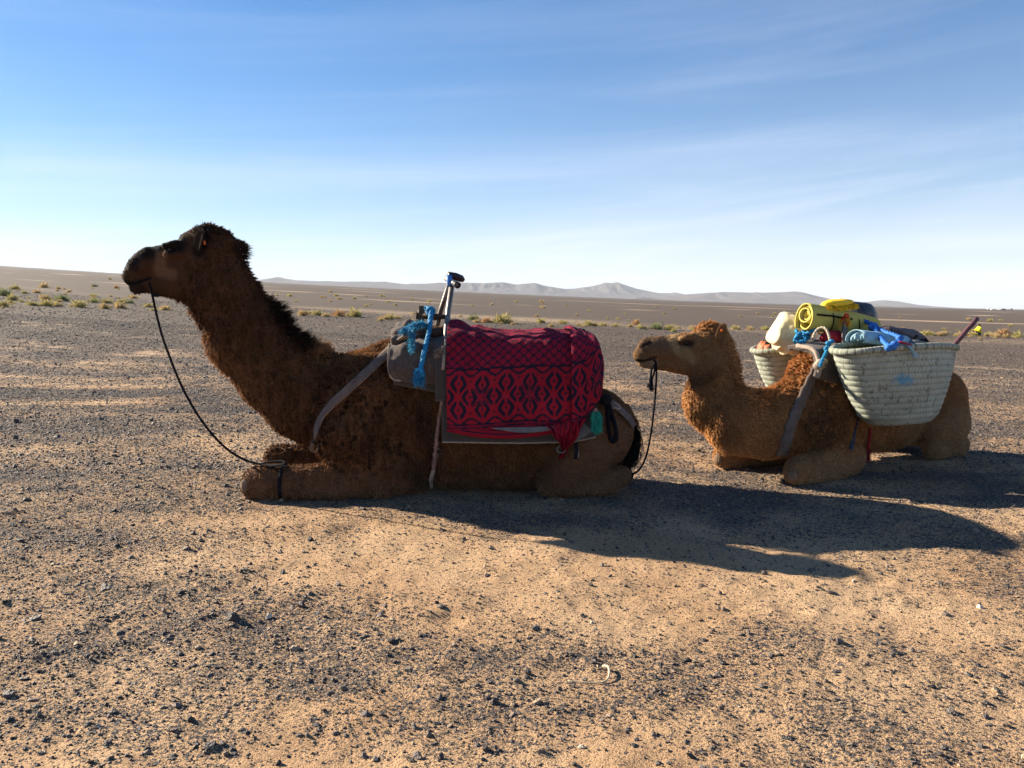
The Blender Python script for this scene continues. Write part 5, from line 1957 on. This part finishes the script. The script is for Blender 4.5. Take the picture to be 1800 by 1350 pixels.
# ---- packed blankets on the back, under everything
pk = empty("pack_saddle", FR2.W(.45, 0, 0))
G = drape_grid(FR2, 1436, 1500, lerp_pts([(0, 606), (1, 592)]), lerp_pts([(0, 664), (.4, 672), (1, 676)]), .255, 36, 60, None, .008, 71, near_only=True, bulge=2)
MB().slab(G, .035).build("brown_felt", M_FELT, pk)
e = resample(spline([G[0, j] for j in range(0, 50, 3)]), .012)
MB().tube(e + FR2.n * .004, .016, 8).build("rolled_edge", M_EDGE, pk)
m = MB()
ax = np.array([FR2.d, FR2.n, [0, 0, 1.]])
m.blob(FR2.P(1535, 604, 0), (.42, .27, .11), ax, .75, .18, 9, 72, 40)
m.build("folded_blankets", M_MAROON, pk)
tag(pk, "brown felt pack saddle and folded dark blankets on the golden camel's back", "pack saddle")

# ---- baskets
def basket(off_c, lab, paint, dt=0.0, dz=0.0):
    rt = empty("basket", FR2.W(.6, off_c, 0))
    pl, pr_ = FR2.P(1472, 622, .43), FR2.P(1652, 622, .43)
    tl, tr = FR2.loc(pl)[0], FR2.loc(pr_)[0]
    bl, brr = FR2.loc(FR2.P(1519, 745, .43))[0], FR2.loc(FR2.P(1625, 745, .43))[0]
    tl, tr, bl, brr = tl + dt, tr + dt, bl + dt, brr + dt
    zt = FR2.P(1570, 615, .60)[2] + dz
    zb = FR2.P(1570, 749, .55)[2] + dz
    nA, nR = 480, 92
    rows = 13
    an = np.linspace(0, 2 * np.pi, nA, endpoint=False)
    h = np.linspace(0, 1, nR)

    def section(hh, infl, w_in=0.0):
        c = .5 * (bl + brr) * (1 - hh) + .5 * (tl + tr) * hh
        ha = (.5 * (brr - bl) * (1 - hh) + .5 * (tr - tl) * hh) * (1 + .05 * np.sin(np.pi * hh)) + infl - w_in
        rnd = 1 - .14 * np.exp(-(hh / .06) ** 2)
        ha = ha * rnd
        hb = rnd * .12 * (1 - hh) + .205 * hh + .02 * np.sin(np.pi * hh) + infl - w_in
        e_ = .82
        sp = lambda x: np.sign(x) * np.abs(x) ** e_
        t = c + ha * sp(np.cos(an))
        o = off_c + (hb * sp(np.sin(an)))
        z = zb + (zt - zb) * hh + .035 * hh ** 2 * (np.sin(an) ** 2 - .5)
        return t, o, z
    G = np.zeros((nA, nR, 3))
    tint = np.zeros((nA, nR, 3))
    for j, hh in enumerate(h):
        ph = hh * rows
        row = int(ph)
        f = ph - row
        rid = .0048 * (math.sin(math.pi * f) ** .6) - .002
        br_ = .0013 * np.sin(an * 120 + (1 if row % 2 else -1) * 4 * f + row)                 # plaited strands
        t, o, z = section(hh, rid + br_)
        wob = .022 * fbm(np.stack([np.cos(an) * 1.5, np.sin(an) * 1.5, np.full(nA, hh * 2)], -1), 5, 2)
        o = o + wob
        G[:, j] = FR2.A + FR2.d * t[:, None] + FR2.n * o[:, None] + np.array([0, 0, 1.]) * z[:, None]
        tint[:, j] = np.array((.40, .43, .35)) * (1 + .13 * np.sin(an * 120 + (1 if row % 2 else -1) * 4 * f + row))[:, None] * (.72 + .30 * math.sin(math.pi * f) ** .5)
    sp_ = fbm(G * 60, 8, 2)
    tint *= (1 + .30 * fbm(G * 6, 9, 3))[..., None]
    tint *= (1 - .45 * sstep(.35, .55, sp_))[..., None]                   # dark flecks of old leaf
    if paint:
        u, v = px(G)
        w = .85 * sstep(1.3, .6, np.hypot((u - 1588) / 17, (v - 668) / 10) + .55 * fbm(G * 45, 6, 3)) * (((G - FR2.A) @ FR2.n) > off_c)
        tint = tint * (1 - .85 * w[..., None]) + np.array((.06, .30, .50)) * .85 * w[..., None]
    b = MB()
    b.grid(G, tint, True)
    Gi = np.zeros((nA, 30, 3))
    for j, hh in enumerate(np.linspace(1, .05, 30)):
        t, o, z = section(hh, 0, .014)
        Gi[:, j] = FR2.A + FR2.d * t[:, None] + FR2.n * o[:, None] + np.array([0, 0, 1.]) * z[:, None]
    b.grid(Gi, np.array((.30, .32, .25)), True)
    cb = G[:, 0].mean(0)
    b.add(np.concatenate([G[:, 0], cb[None]]), None, np.stack([np.arange(nA), (np.arange(nA) + 1) % nA, np.full(nA, nA)], -1)[:, ::-1], (.36, .38, .30))
    b.build("woven_wall", M_PALM, rt, True, True)
    rim = np.concatenate([G[:, -1], G[:2, -1]]) + np.array([0, 0, .004])
    rim = rim + (rim - rim.mean(0)) * np.array([.012, .012, 0])
    m = MB()
    m.tube(rim, .021, 10, False, None, 1.0)
    nv = m.v[0]
    k = np.arange(len(nv)) // 10
    m.c[0] = np.where((np.sin(k * 1.1)[:, None] > .55), np.array((.20, .21, .16)), np.array((.40, .42, .33)))
    m.build("rolled_rim", M_PALM, rt, True, True)
    tag(rt, lab, "basket")
    return rt, G, (tl, tr, zt)


basN, GN, (tl, tr, zt) = basket(.46, "pale green woven palm basket with a blue paint mark on the golden camel's side", True)
basF, GF, _ = basket(-.46, "pale green woven palm basket holding orange leather on the golden camel's far side", False, .22, -.05)

# carrying handles of plaited rope
ha = [FR2.W(tl + .02, .26, zt - .02), FR2.P(1430, 590, .12), FR2.P(1438, 578, .14), FR2.P(1450, 577, .18), FR2.P(1457, 590, .22), FR2.P(1460, 612, .26), FR2.P(1466, 622, .30)]
m = MB()
m.rope([FR2.P(1427, 604, .08)] + ha[1:], .0085, 3)
m.build("handle", M_ROPEP, basN)

# ---- chest collar
cc = empty("chest_strap", FR2.W(.0, .2, 0))
cp = [FR2.P(1441, 640, .27)] + [B2.hit(u, v, .022) for u, v in ((1436, 650), (1424, 674), (1411, 700), (1400, 724), (1391, 748), (1385, 768), (1379, 786), (1374, 800))]
c = resample(spline(cp), .012)
MB().tube(c, .040 + .004 * np.sin(np.arange(len(c)) * .8), 12, True, None, .45, None).build("padded_sleeve", M_STRAP, cc)
m = MB()
for k in range(5):
    q = c[0] + np.array([.02 * math.cos(k * 2), .02 * math.sin(k * 3), .016 * math.cos(k * 1.3)])
    m.blob(q, (.028, .022, .026), None, 1, .5, 30, 80 + k, 18)
m.build("bunched_end", M_EDGE, cc)
m = MB()
f2 = lambda q: q - 2 * FR2.n * ((q - FR2.A) @ FR2.n)
far = [FR2.P(1430, 612, -.18), FR2.P(1408, 632, -.235), FR2.P(1388, 650, -.245), FR2.P(1368, 668, -.245), FR2.P(1352, 684, -.24)]
far = [B2.surf(q[None], .012)[0] for q in far]
m.tube(resample(spline(far), .012), .022, 10, True, None, .6)
m.build("far_sleeve", M_EDGE, cc)
tag(cc, "thick padded grey chest strap running down the golden camel's shoulder", "strap")

kn = empty("rope", FR2.W(.15, .25, 0))
m = MB()
m.rope([FR2.P(1462, 600, .20), FR2.P(1455, 608, .26), FR2.P(1452, 620, .29), FR2.P(1446, 632, .31), FR2.P(1441, 645, .31)], .0115, 3)
for k, (u, v) in enumerate(((1456, 603), (1462, 600), (1452, 613), (1458, 610))):
    m.blob(FR2.P(u, v, .275), (.018, .015, .016), None, 1, .3, 30, k, 14)
m.build("rope_strand", M_BLUE, kn)
tag(kn, "short blue rope knot tying the padded chest strap to the pack saddle", "rope")

# ---- near basket's contents
tp = empty("tarp", FR2.W(.45, .4, 0))
m = MB()
a0, a1 = FR2.P(1503, 596, .40), FR2.P(1585, 606, .42)
dx = (a1 - a0)
Ld = np.linalg.norm(dx)
dx /= Ld
sd = np.cross(dx, [0, 0, 1.])
upv = np.cross(sd, dx)
for k in range(6):
    th = np.linspace(-.4, 3.5, 22)
    r0 = .064 - .010 * k
    cur = np.stack([np.zeros(22), np.cos(th) * r0 * 1.25, np.sin(th) * r0], -1)
    L_ = np.linspace(0, Ld - .02 * k, 12)
    G = a0 + sd * cur[None, :, 1:2] + upv * cur[None, :, 2:3] + dx * (L_[:, None, None] + .01 * ((k * 7) % 4))
    G = G + .004 * vec_noise(G * 18, 90 + k)
    m.slab(G, .004)
m.build("folded_sheet", M_TARP, tp)
m = MB()
th = np.linspace(-.6, 3.6, 24)
G = np.array([[FR2.P(1512 + 10 * math.cos(t_), 598 - 15 * abs(math.sin(t_)) ** .8, .44) + dx * q for q in (0, .02, .04)] for t_ in th])
m.slab(G, .004)
m.build("curled_edge", M_TARP, tp)
tag(tp, "folded pale blue tarpaulin sticking out of the basket with blue paint", "tarpaulin")
bk = empty("bundle", FR2.W(.75, .3, 0))
m = MB()
m.blob(FR2.P(1572, 604, .30), (.22, .14, .10), np.array([FR2.d * .95 + np.array([0, 0, -.2]), FR2.n, [0, 0, 1.]]), .9, .25, 12, 95, 34)
m.build("cloth", M_MAROON, bk)
m = MB()
m.blob(FR2.P(1590, 616, .44), (.22, .13, .06), ax, .9, .25, 14, 96, 30)
m.build("grey_cloth", M_GREYC, bk)
tag(bk, "dark maroon and grey cloth bundle heaped in the basket beside the tarpaulin", "cloth bundle")
fl = MB()
for k, (u0, v0, u1, v1) in enumerate(((1598, 606, 1630, 597), (1602, 603, 1612, 590), (1608, 607, 1632, 600))):
    p0, p1 = FR2.P(u0, v0, .5), FR2.P(u1, v1, .5)
    ribbon(fl, [p0, (p0 + p1) / 2 + np.array([0, 0, .008]), p1], None, .018, .002, None, .01, np.array([.1, -.5, .8]))
tag(fl.build("palm_strips", M_PALM), "pale palm leaf strips poking out of the basket rim beside blue rope", "palm leaf")

rp = empty("rope", FR2.W(.6, .5, 0))
m = MB()
m.rope([FR2.P(1500, 556, .02), FR2.P(1518, 564, .10), FR2.P(1534, 571, .20), FR2.P(1541, 584, .36), FR2.P(1550, 596, .52), FR2.P(1560, 606, .64), FR2.P(1568, 612, .685)], .0165, 3)
m.rope([FR2.P(1538, 574, .22), FR2.P(1556, 583, .40), FR2.P(1576, 590, .52), FR2.P(1584, 596, .60), FR2.P(1574, 608, .68)], .0135, 3)
for k, (u, v, o) in enumerate(((1536, 572, .24), (1540, 578, .28), (1532, 575, .24), (1568, 610, .69), (1573, 605, .69), (1562, 612, .685), (1583, 594, .62))):
    c = FR2.P(u, v, o)
    m.blob(c, (.026, .02, .022), None, 1, .35, 24, k + 5, 16)
m.build("rope_strand", M_BLUE2, rp)
tag(rp, "thick bright blue rope knotted over the rim of the paint-marked basket", "rope")
rq = empty("rope", FR2.W(.75, .6, 0))
m = MB()
m.rope([FR2.P(1592, 602, .62), FR2.P(1598, 609, .69), FR2.P(1604, 617, .70), FR2.P(1609, 626, .70)], .0105, 3)
m.blob(FR2.P(1608, 625, .70), (.018, .015, .02), None, 1, .3, 30, 3, 16)
m.build("cord", M_TARP, rq)
m = MB()
m.rope([FR2.P(1580, 601, .66), FR2.P(1590, 603, .68), FR2.P(1602, 607, .69)], .006, 3)
m.build("red_cord", M_REDC, rq)
tag(rq, "short pale cyan cord with a red twist hanging over the basket rim", "cord")
st = empty("stick", FR2.W(1.0, .45, 0))
m = MB()
p0, p1 = FR2.P(1645, 644, .46), FR2.P(1718, 560, .46)
q = np.array([p0 * (1 - t) + p1 * t for t in np.linspace(0, 1, 9)]) + .003 * vec_noise(np.linspace(0, 4, 9)[:, None] * np.ones(3), 3)
m.tube(q, np.linspace(.0150, .0165, 9), 10)
m.build("shaft", M_STICK, st)
tag(st, "dark reddish wooden stick slanting up out of the golden camel's basket", "stick")

# ---- on top of the pack
mt = empty("foam_mat", FR2.W(.4, 0, .9))
ce0 = FR2.P(1416, 553, .02)
axd = FR2.P(1534, 578, .06) - ce0
Lm = np.linalg.norm(axd)
axd /= Lm
s1 = np.cross(axd, [0, 0, 1.])
s1 /= np.linalg.norm(s1)
s2 = np.cross(s1, axd)
th = np.linspace(0, 2 * np.pi * 3.6, 210)
rr_ = .016 + .0155 * th / (2 * np.pi)
lo_ = np.clip((th - 2 * np.pi * 1.7) / (2 * np.pi * 1.9), 0, 1)
cx_ = np.cos(th) * rr_
cz_ = np.sin(th) * rr_ * 1.05 - .032 * lo_ * (1 - np.sin(th)) * .9
L_ = np.concatenate([np.linspace(0, Lm, 26)])
tel = .030 * np.exp(-th / 9.0) * 0 + .012 * np.sin(th * .5)
G = ce0 + s1 * cx_[:, None, None] + s2 * cz_[:, None, None] + axd * (L_[None, :, None] + tel[:, None, None] * (1 - L_ / Lm)[None, :, None])
G = G + s2 * (.010 * np.sin(np.linspace(0, 3, 26)))[None, :, None]
MB().slab(G, .0095).build("rolled_foam", M_FOAM, mt)
for t in (.28, .66):
    c = ce0 + axd * Lm * t
    a = np.linspace(0, 6.4, 40)
    ring_ = c + s1 * (np.cos(a) * .083)[:, None] + s2 * (np.sin(a) * .088 - .022)[:, None]
    MB().tube(ring_, .004, 6, False).build("black_cord", M_BLACK, mt)
tag(mt, "rolled yellow foam sleeping mat tied on top of the golden camel's load", "sleeping mat")

sk = empty("sack", FR2.W(.25, -.3, .8))
ck = FR2.P(1387, 588, -.22)
nA, nB = 72, 44
an, bn = np.meshgrid(np.linspace(0, 2 * np.pi, nA, endpoint=False), np.linspace(-np.pi / 2, np.pi / 2, nB), indexing='ij')
sp = lambda x, e_: np.sign(x) * np.abs(x) ** e_
Vv = np.stack([sp(np.cos(an), .55) * sp(np.cos(bn), .7), sp(np.sin(an), .9) * sp(np.cos(bn), .7), sp(np.sin(bn), .6)], -1)
fx = np.array([math.cos(-.62), 0, math.sin(-.62)])
fy = np.array([0, 1., 0])
fz = np.array([math.sin(.62), 0, math.cos(-.62)])
W = ck + (Vv * np.array([.125, .12, .135])) @ np.array([fx, fy, fz])
W = W + np.array([-1, 0, .55]) * (.05 * sstep(.3, 1, -Vv[..., 0]) * sstep(.1, .9, Vv[..., 2]) * (1 - np.abs(Vv[..., 1])))[..., None]
crs = np.sin((W @ (fx * 1.0 + fz * .15)) * 95 + 2.5 * fbm(W * 9, 3, 2))
W = W + (Vv @ np.array([fx, fy, fz])) * (.009 * crs * sstep(.9, -.4, Vv[..., 2]) + .014 * fbm(W * 11, 5, 3))[..., None]
m = MB()
m.grid(W, None, True)
m.build("canvas", M_CREAM, sk)
tag(sk, "cream canvas sack resting on the far basket beside the rolled mat", "sack")

le = empty("leather_cloth", FR2.W(.1, -.5, .6))
m = MB()
for k, (u, v, o, r) in enumerate(((1360, 612, -.46, (.10, .09, .05)), (1378, 612, -.42, (.09, .08, .055)), (1345, 613, -.50, (.06, .07, .05)), (1370, 606, -.50, (.07, .05, .045)))):
    m.blob(FR2.P(u, v, o), r, None, .9, .45, 22, 110 + k, 26)
m.build("crumpled_leather", M_LEATHER, le)
m = MB()
ribbon(m, [FR2.P(1348, 600, -.45), FR2.P(1355, 607, -.42), FR2.P(1349, 618, -.40)], None, .035, .006, None, .01, -FR2.d)
m.build("black_strap", M_BLACK, le)
tag(le, "crumpled orange leather cloth with a black strap inside the far basket", "leather cloth")

rb = empty("rope", FR2.W(.15, -.1, .7))
m = MB()
r_ = np.random.default_rng(12)
for k in range(6):
    c = FR2.P(1402 + 5 * (k % 4), 588 + 4 * (k % 3), -.06 + .02 * k)
    a = np.linspace(0, 6.6, 22)
    x_, y_ = r_.normal(size=3), r_.normal(size=3)
    x_ /= np.linalg.norm(x_)
    y_ -= x_ * (x_ @ y_)
    y_ /= np.linalg.norm(y_)
    m.rope(c + np.cos(a)[:, None] * x_ * .034 + np.sin(a)[:, None] * y_ * .030, .0115, 3)
m.rope([FR2.P(1408, 592, -.05), FR2.P(1400, 602, -.10), FR2.P(1390, 612, -.16), FR2.P(1382, 622, -.22)], .0135, 3)
m.rope([FR2.P(1412, 588, .0), FR2.P(1425, 583, .05), FR2.P(1434, 580, .08)], .0125, 3)
m.build("rope_coils", M_BLUE, rb)
tag(rb, "tangled coil of blue rope lying between the cream sack and the camel's hump", "rope")

bgm = empty("duffel_bag", FR2.W(.7, -.1, .9))
axs = np.array([FR2.d, FR2.n, [0, 0, 1.]])
c = FR2.P(1504, 560, -.12)
an, bn = np.meshgrid(np.linspace(0, 2 * np.pi, 80, endpoint=False), np.linspace(-np.pi / 2, np.pi / 2, 41), indexing='ij')
Vv = np.stack([sp(np.cos(an), .8) * sp(np.cos(bn), .8), sp(np.sin(an), .8) * sp(np.cos(bn), .8), sp(np.sin(bn), .8)], -1)
W = c + (Vv * np.array([.145, .13, .125])) @ axs
W = W + (Vv @ axs) * (.012 * fbm(W * 14, 8, 3) + .006 * np.sin((W @ FR2.d) * 110 + 3 * fbm(W * 10, 2, 2)) * sstep(.3, .9, Vv[..., 0]))[..., None]
m = MB()
m.grid(W, None, True)
m.build("fabric", M_BAG, bgm)
tag(bgm, "black nylon bag on top of the load behind the yellow brush", "bag")

ym = empty("mop_head", FR2.W(.6, .1, .95))
y0, y1 = FR2.P(1447, 538, .03), FR2.P(1496, 533, .05)
m = MB()
dy = (y1 - y0)
Ly = np.linalg.norm(dy)
dy /= Ly
sy = np.cross(dy, [0, 0, 1.])
sy /= np.linalg.norm(sy)
m.blob((y0 + y1) / 2 + np.array([0, 0, .008]), (Ly * .54, .055, .026), np.array([dy, sy, np.cross(sy, dy)]), .7, .15, 20, 4, 30)
m.build("yellow_backing", M_YPLAST, ym)
n = 1700
t_, w_ = r_.uniform(-.03, 1.03, n), r_.uniform(-1, 1, n)
p_ = y0 + dy * (t_ * Ly)[:, None] + sy * (w_ * .055)[:, None] + np.array([0, 0, -.004])
o = blades("yellow_fringe", p_, np.tile([0, -1., 0], (n, 1)), np.array([0, -.25, -1]) + .45 * r_.normal(size=(n, 3)), .052 * r_.uniform(.5, 1, n), np.full(n, .0036),
           np.array((.82, .52, .02)) * np.exp(.18 * r_.normal(size=n))[:, None], M_YELLOW, ym, r_)
o["kind"] = "stuff"
tag(ym, "shaggy bright yellow mop head lying on the foam mat beside the black bag", "mop head")

hd = MB()
hd.tube([FR2.P(1437, 553, .10), FR2.P(1460, 555, .11), FR2.P(1486, 559, .12), FR2.P(1498, 561, .12)], .0065, 8)
tag(hd.build("tent_pole", M_BLACK), "thin black pole lying across the rolled foam mat", "pole")
ts = empty("tassel", FR2.W(.45, .15, .8))
n = 900
b = r_.uniform(0, 1, n)
c0 = FR2.P(1488, 553, .16)
c1 = FR2.P(1485, 570, .17)
p_ = c0 + (c1 - c0) * b[:, None] + r_.normal(size=(n, 3)) * (.004 + .012 * b)[:, None]
cc_ = np.where((b + .25 * r_.normal(size=n) < .6)[:, None], np.array((.72, .045, .02)), np.array((.80, .45, .04)))
o = blades("fringe", p_, r_.normal(size=(n, 3)), np.array([0, 0, -1.]) + .4 * r_.normal(size=(n, 3)), .03 * r_.uniform(.5, 1, n), np.full(n, .0024), cc_, M_YELLOW, ts, r_)
o["kind"] = "stuff"
MB().blob(c0, (.010, .010, .012), None, 1, .1, 30, 2, 14).build("tassel_head", M_REDC, ts)
tag(ts, "small red and yellow tassel hanging under the rolled foam mat", "tassel")
m = MB()
ribbon(m, [FR2.P(1484, 566, .14), FR2.P(1481, 582, .20), FR2.P(1482, 600, .25), FR2.P(1485, 612, .27)], None, .055, .012, None, .01, FR2.n)
tag(m.build("felt_strap", M_FELT), "wide brown felt strap hanging from the mat behind the paint-marked basket", "strap")
m = MB()
m.blob(FR2.P(1462, 594, .12), (.07, .07, .045), ax, .9, .3, 18, 15, 26)
tag(m.build("red_cloth", M_REDC), "small red cloth tucked beneath the foam mat between rope handle and felt strap", "cloth")

# ---- straps under the belly
m = MB()
ribbon(m, [B2.hit(u, v, .008) for u, v in ((1507, 735), (1503, 752), (1499, 772), (1495, 790))], B2, .026, .005)
tag(m.build("belly_strap", M_NAVYS), "navy blue strap running down the golden camel's belly in front of the red cord", "strap")
rc = empty("frayed_cord", FR2.W(.5, .3, 0))
m = MB()
rcp = [B2.hit(1530, 752, .012), B2.hit(1529, 765, .012), B2.hit(1527, 778, .014)]
rcp += [rcp[-1] + np.array([-.006, -.008, -.05]), rcp[-1] + np.array([-.010, -.012, -.10])]
rcp[-1][2] = max(rcp[-1][2], .05)
m.rope(rcp, .0085, 3)
m.build("cord", M_REDC, rc)
fray("frayed_end", [rcp[-1], rcp[-1] * .6 + rcp[-2] * .4, rcp[-2]], 260, M_BLUEF, (.30, .02, .03), rc, .055, .006, .8, .0018, 17)
tag(rc, "frayed red cord dangling below the golden camel's belly", "cord")

# ---- lead rope of the golden camel, hanging to the other camel's tail
l2 = empty("lead_rope", P(1140, 850, 4.95) * np.array([1, 1, 0]))
m = MB()
ys = HY - .085
m.rope([P(1147, 631, ys), P(1153, 638, ys), P(1154, 652, ys - .01), P(1153, 680, ys - .02), P(1150, 715, ys - .04), P(1146, 750, ys - .06), P(1140, 785, ys - .08), P(1132, 812, ys - .10), P(1121, 828, ys - .13), P(1110, 833, ys - .16),
        P(1103, 828, ys - .22), P(1102, 815, ys - .28)], .0068, 3)
m.rope([P(1113, 834, ys - .15), P(1110, 842, ys - .17), P(1103, 848, ys - .19), P(1095, 850, ys - .21)], .0055, 3)
m.build("rope_strand", M_BLACK, l2)
m = MB()
m.rope([P(1152, 640, ys), P(1146, 648, ys - .01), P(1144, 662, ys - .01), P(1142, 676, ys - .01)], .0075, 3)
m.rope([P(1152, 642, ys), P(1150, 655, ys - .015), P(1146, 668, ys - .015), P(1147, 680, ys - .01)], .0065, 3)
m.blob(P(1143, 676, ys - .01), (.018, .012, .016), None, 1, .5, 40, 5, 14)
m.build("knotted_end", M_BLACK, l2)
fray("frayed_end", [P(1140, 678, ys - .01), P(1144, 681, ys - .01), P(1147, 682, ys - .01)], 120, M_BLUEF, (.012, .012, .015), l2, .04, .005, .8, .0018, 19)
tag(l2, "black lead rope hanging from the golden camel's mouth towards the other's tail", "rope")

# ================================================================== far off: a crouching person, parked vehicles
pg = on_ground(1719, 590)
FRP = Frame((pg[0], pg[1]), 0.0)
hh = 20.0 / F * pg[1]                                       # crouching height
zg = pg[2]


def W3(x, o, z):
    return np.array([pg[0] + x * hh, pg[1] - o * hh, zg + z * hh])


BP = Body(FRP)
for sdd in (1, -1):
    o = .16 * sdd
    BP.cone(W3(-.30, o, .03), W3(-.42, o, .03), .055 * hh, .045 * hh, 1, .02)
    BP.cone(W3(-.30, o, .05), W3(-.30, o * 1.2, .38), .06 * hh, .08 * hh, 1, .02)
    BP.cone(W3(-.30, o * 1.2, .38), W3(.05, o * .8, .16), .085 * hh, .12 * hh, 1, .03)
    BP.cone(W3(.06, o * 1.4, .66), W3(-.12, o * 1.9, .46), .065 * hh, .055 * hh, 1, .02)
    BP.cone(W3(-.12, o * 1.9, .46), W3(-.34, o * 1.2, .44), .05 * hh, .04 * hh, 1, .02)
    BP.cone(W3(-.34, o * 1.2, .44), W3(-.40, o * 1.0, .43), .042 * hh, .03 * hh, 1, .01)
BP.cone(W3(.08, 0, .18), W3(.07, 0, .66), .16 * hh, .15 * hh, 1.2, .05)
BP.cone(W3(.06, 0, .70), W3(.05, 0, .82), .06 * hh, .06 * hh, 1, .03)
BP.cone(W3(.05, 0, .87), W3(.03, 0, .90), .10 * hh, .095 * hh, .85, .02)
BP.cone(W3(-.06, 0, .88), W3(-.075, 0, .87), .02 * hh, .02 * hh, 1, .015)
V, Q = BP.mesh(hh * .028, zg - .01)
rel = (V - pg) / hh
colp = np.tile(np.array((.03, .03, .045)), (len(V), 1))
colp[(rel[:, 2] > .76) | ((rel[:, 0] < -.36) & (rel[:, 2] > .25))] = (.20, .11, .07)
M_PERS = mat_basic("person_clothes", (1, 1, 1), .85, .1, 10, attr="tint")
per = empty("person", pg)
link("body", mesh_np("body", V - pg, Q, M_PERS, True, {"tint": colp}), per)
JK = Body(FRP)
JK.cone(W3(.08, 0, .20), W3(.07, 0, .68), .20 * hh, .175 * hh, 1.15, .05)
for sdd in (1, -1):
    o = .16 * sdd
    JK.cone(W3(.06, o * 1.4, .66), W3(-.12, o * 1.9, .46), .085 * hh, .07 * hh, 1, .03)
    JK.cone(W3(-.12, o * 1.9, .46), W3(-.30, o * 1.3, .44), .068 * hh, .055 * hh, 1, .02)
V, Q = JK.mesh(hh * .028)
link("jacket", mesh_np("jacket", V - pg, Q, mat_basic("yellow_jacket", (.78, .66, .02), .7, .12, 12), True), per)
HR = Body(FRP)
HR.cone(W3(.065, 0, .90), W3(.05, 0, .93), .105 * hh, .10 * hh, .9, .02)
V, Q = HR.mesh(hh * .028)
link("hair", mesh_np("hair", V - pg, Q, mat_basic("dark_hair", (.012, .010, .010), .7, .2, 20), True), per)
tag(per, "person in a yellow jacket crouching among the distant scrub", "person")

M_CARW = mat_basic("white_car_paint", (.75, .75, .74), .35, .05, 2, spec=.5)
M_CARD = mat_basic("dark_car_paint", (.05, .05, .055), .35, .05, 2, spec=.5)
M_CGLS = mat_basic("car_glass", (.02, .025, .03), .1, .1, 2, spec=.6)
M_TYRE = mat_basic("tyre_rubber", (.02, .02, .02), .9, .1, 4)


def car(u, v, L, white, lab, rz):
    d = ray(u, 545)
    p = CAMP + d * (880 + 30 * (u % 7)) / d[1]
    p[2] = float(ground_z(p[0], p[1]))
    o = empty("car", p)
    prof = np.array([(-.5, .10), (-.5, .24), (-.34, .27), (-.22, .43), (.20, .44), (.36, .42), (.49, .27), (.5, .10)]) * L
    def ext(pr, w, name, mat):
        n = len(pr)
        Vv = np.concatenate([np.c_[pr[:, 0], np.full(n, s * w), pr[:, 1]] for s in (-1, 1)])
        q = [[i, (i + 1) % n, n + (i + 1) % n, n + i] for i in range(n)]
        t = [[0, i, i + 1] for i in range(1, n - 1)] + [[n, n + i + 1, n + i] for i in range(1, n - 1)]
        link(name, mesh_np(name, Vv, [np.array(q), np.array(t)], mat, False), o)
    ext(prof, .19 * L, "body", M_CARW if white else M_CARD)
    for s in (-.15, .10):
        ext(np.array([(s - .09, .29), (s - .06, .40), (s + .10, .40), (s + .10, .29)]) * L, .195 * L, "window", M_CGLS)
    for sx in (-.31, .31):
        for sy in (-1, 1):
            a = np.linspace(0, 2 * np.pi, 14, endpoint=False)
            m = MB().tube([(sx * L, sy * .15 * L, .09 * L), (sx * L, sy * .20 * L, .09 * L)], .09 * L, 14)
            link("wheel", mesh_np("wheel", np.concatenate(m.v), [np.concatenate(m.q), np.concatenate(m.t)], M_TYRE, False), o)
    o.rotation_euler = (0, 0, rz)
    tag(o, lab, "car")


for k, (u, v, wh) in enumerate(((1738, 552, 1), (1743, 552, 1), (1755, 553, 1), (1764, 553, 0), (1778, 554, 0))):
    car(u, v, 4.6, wh, ("tiny white car parked on the far plain below the hills" if wh else "tiny dark car parked on the far plain below the hills"), .3 + k)
for o in scene.objects:
    if o.get("category") == "car":
        o["group"] = "white cars on the far plain" if "white" in o.get("label", "") else "dark cars on the far plain"
# ================================================================== air
hz = MB().box((0, 0, 130), (14600, 14600, 900))
hm = bpy.data.materials.new("dusty_air")
hm.use_nodes = True
hm.node_tree.nodes.remove(hm.node_tree.nodes["Principled BSDF"])
pv = hm.node_tree.nodes.new("ShaderNodeVolumePrincipled")
pv.inputs["Color"].default_value = (0.80, 0.88, 1.0, 1)
pv.inputs["Density"].default_value = 0.00009
pv.inputs["Anisotropy"].default_value = 0.0
hm.node_tree.links.new(pv.outputs[0], hm.node_tree.nodes["Material Output"].inputs["Volume"])
haze = tag(hz.build("haze", hm, None, False), "pale dusty air between the camels and the far hills", "haze", kind="stuff")
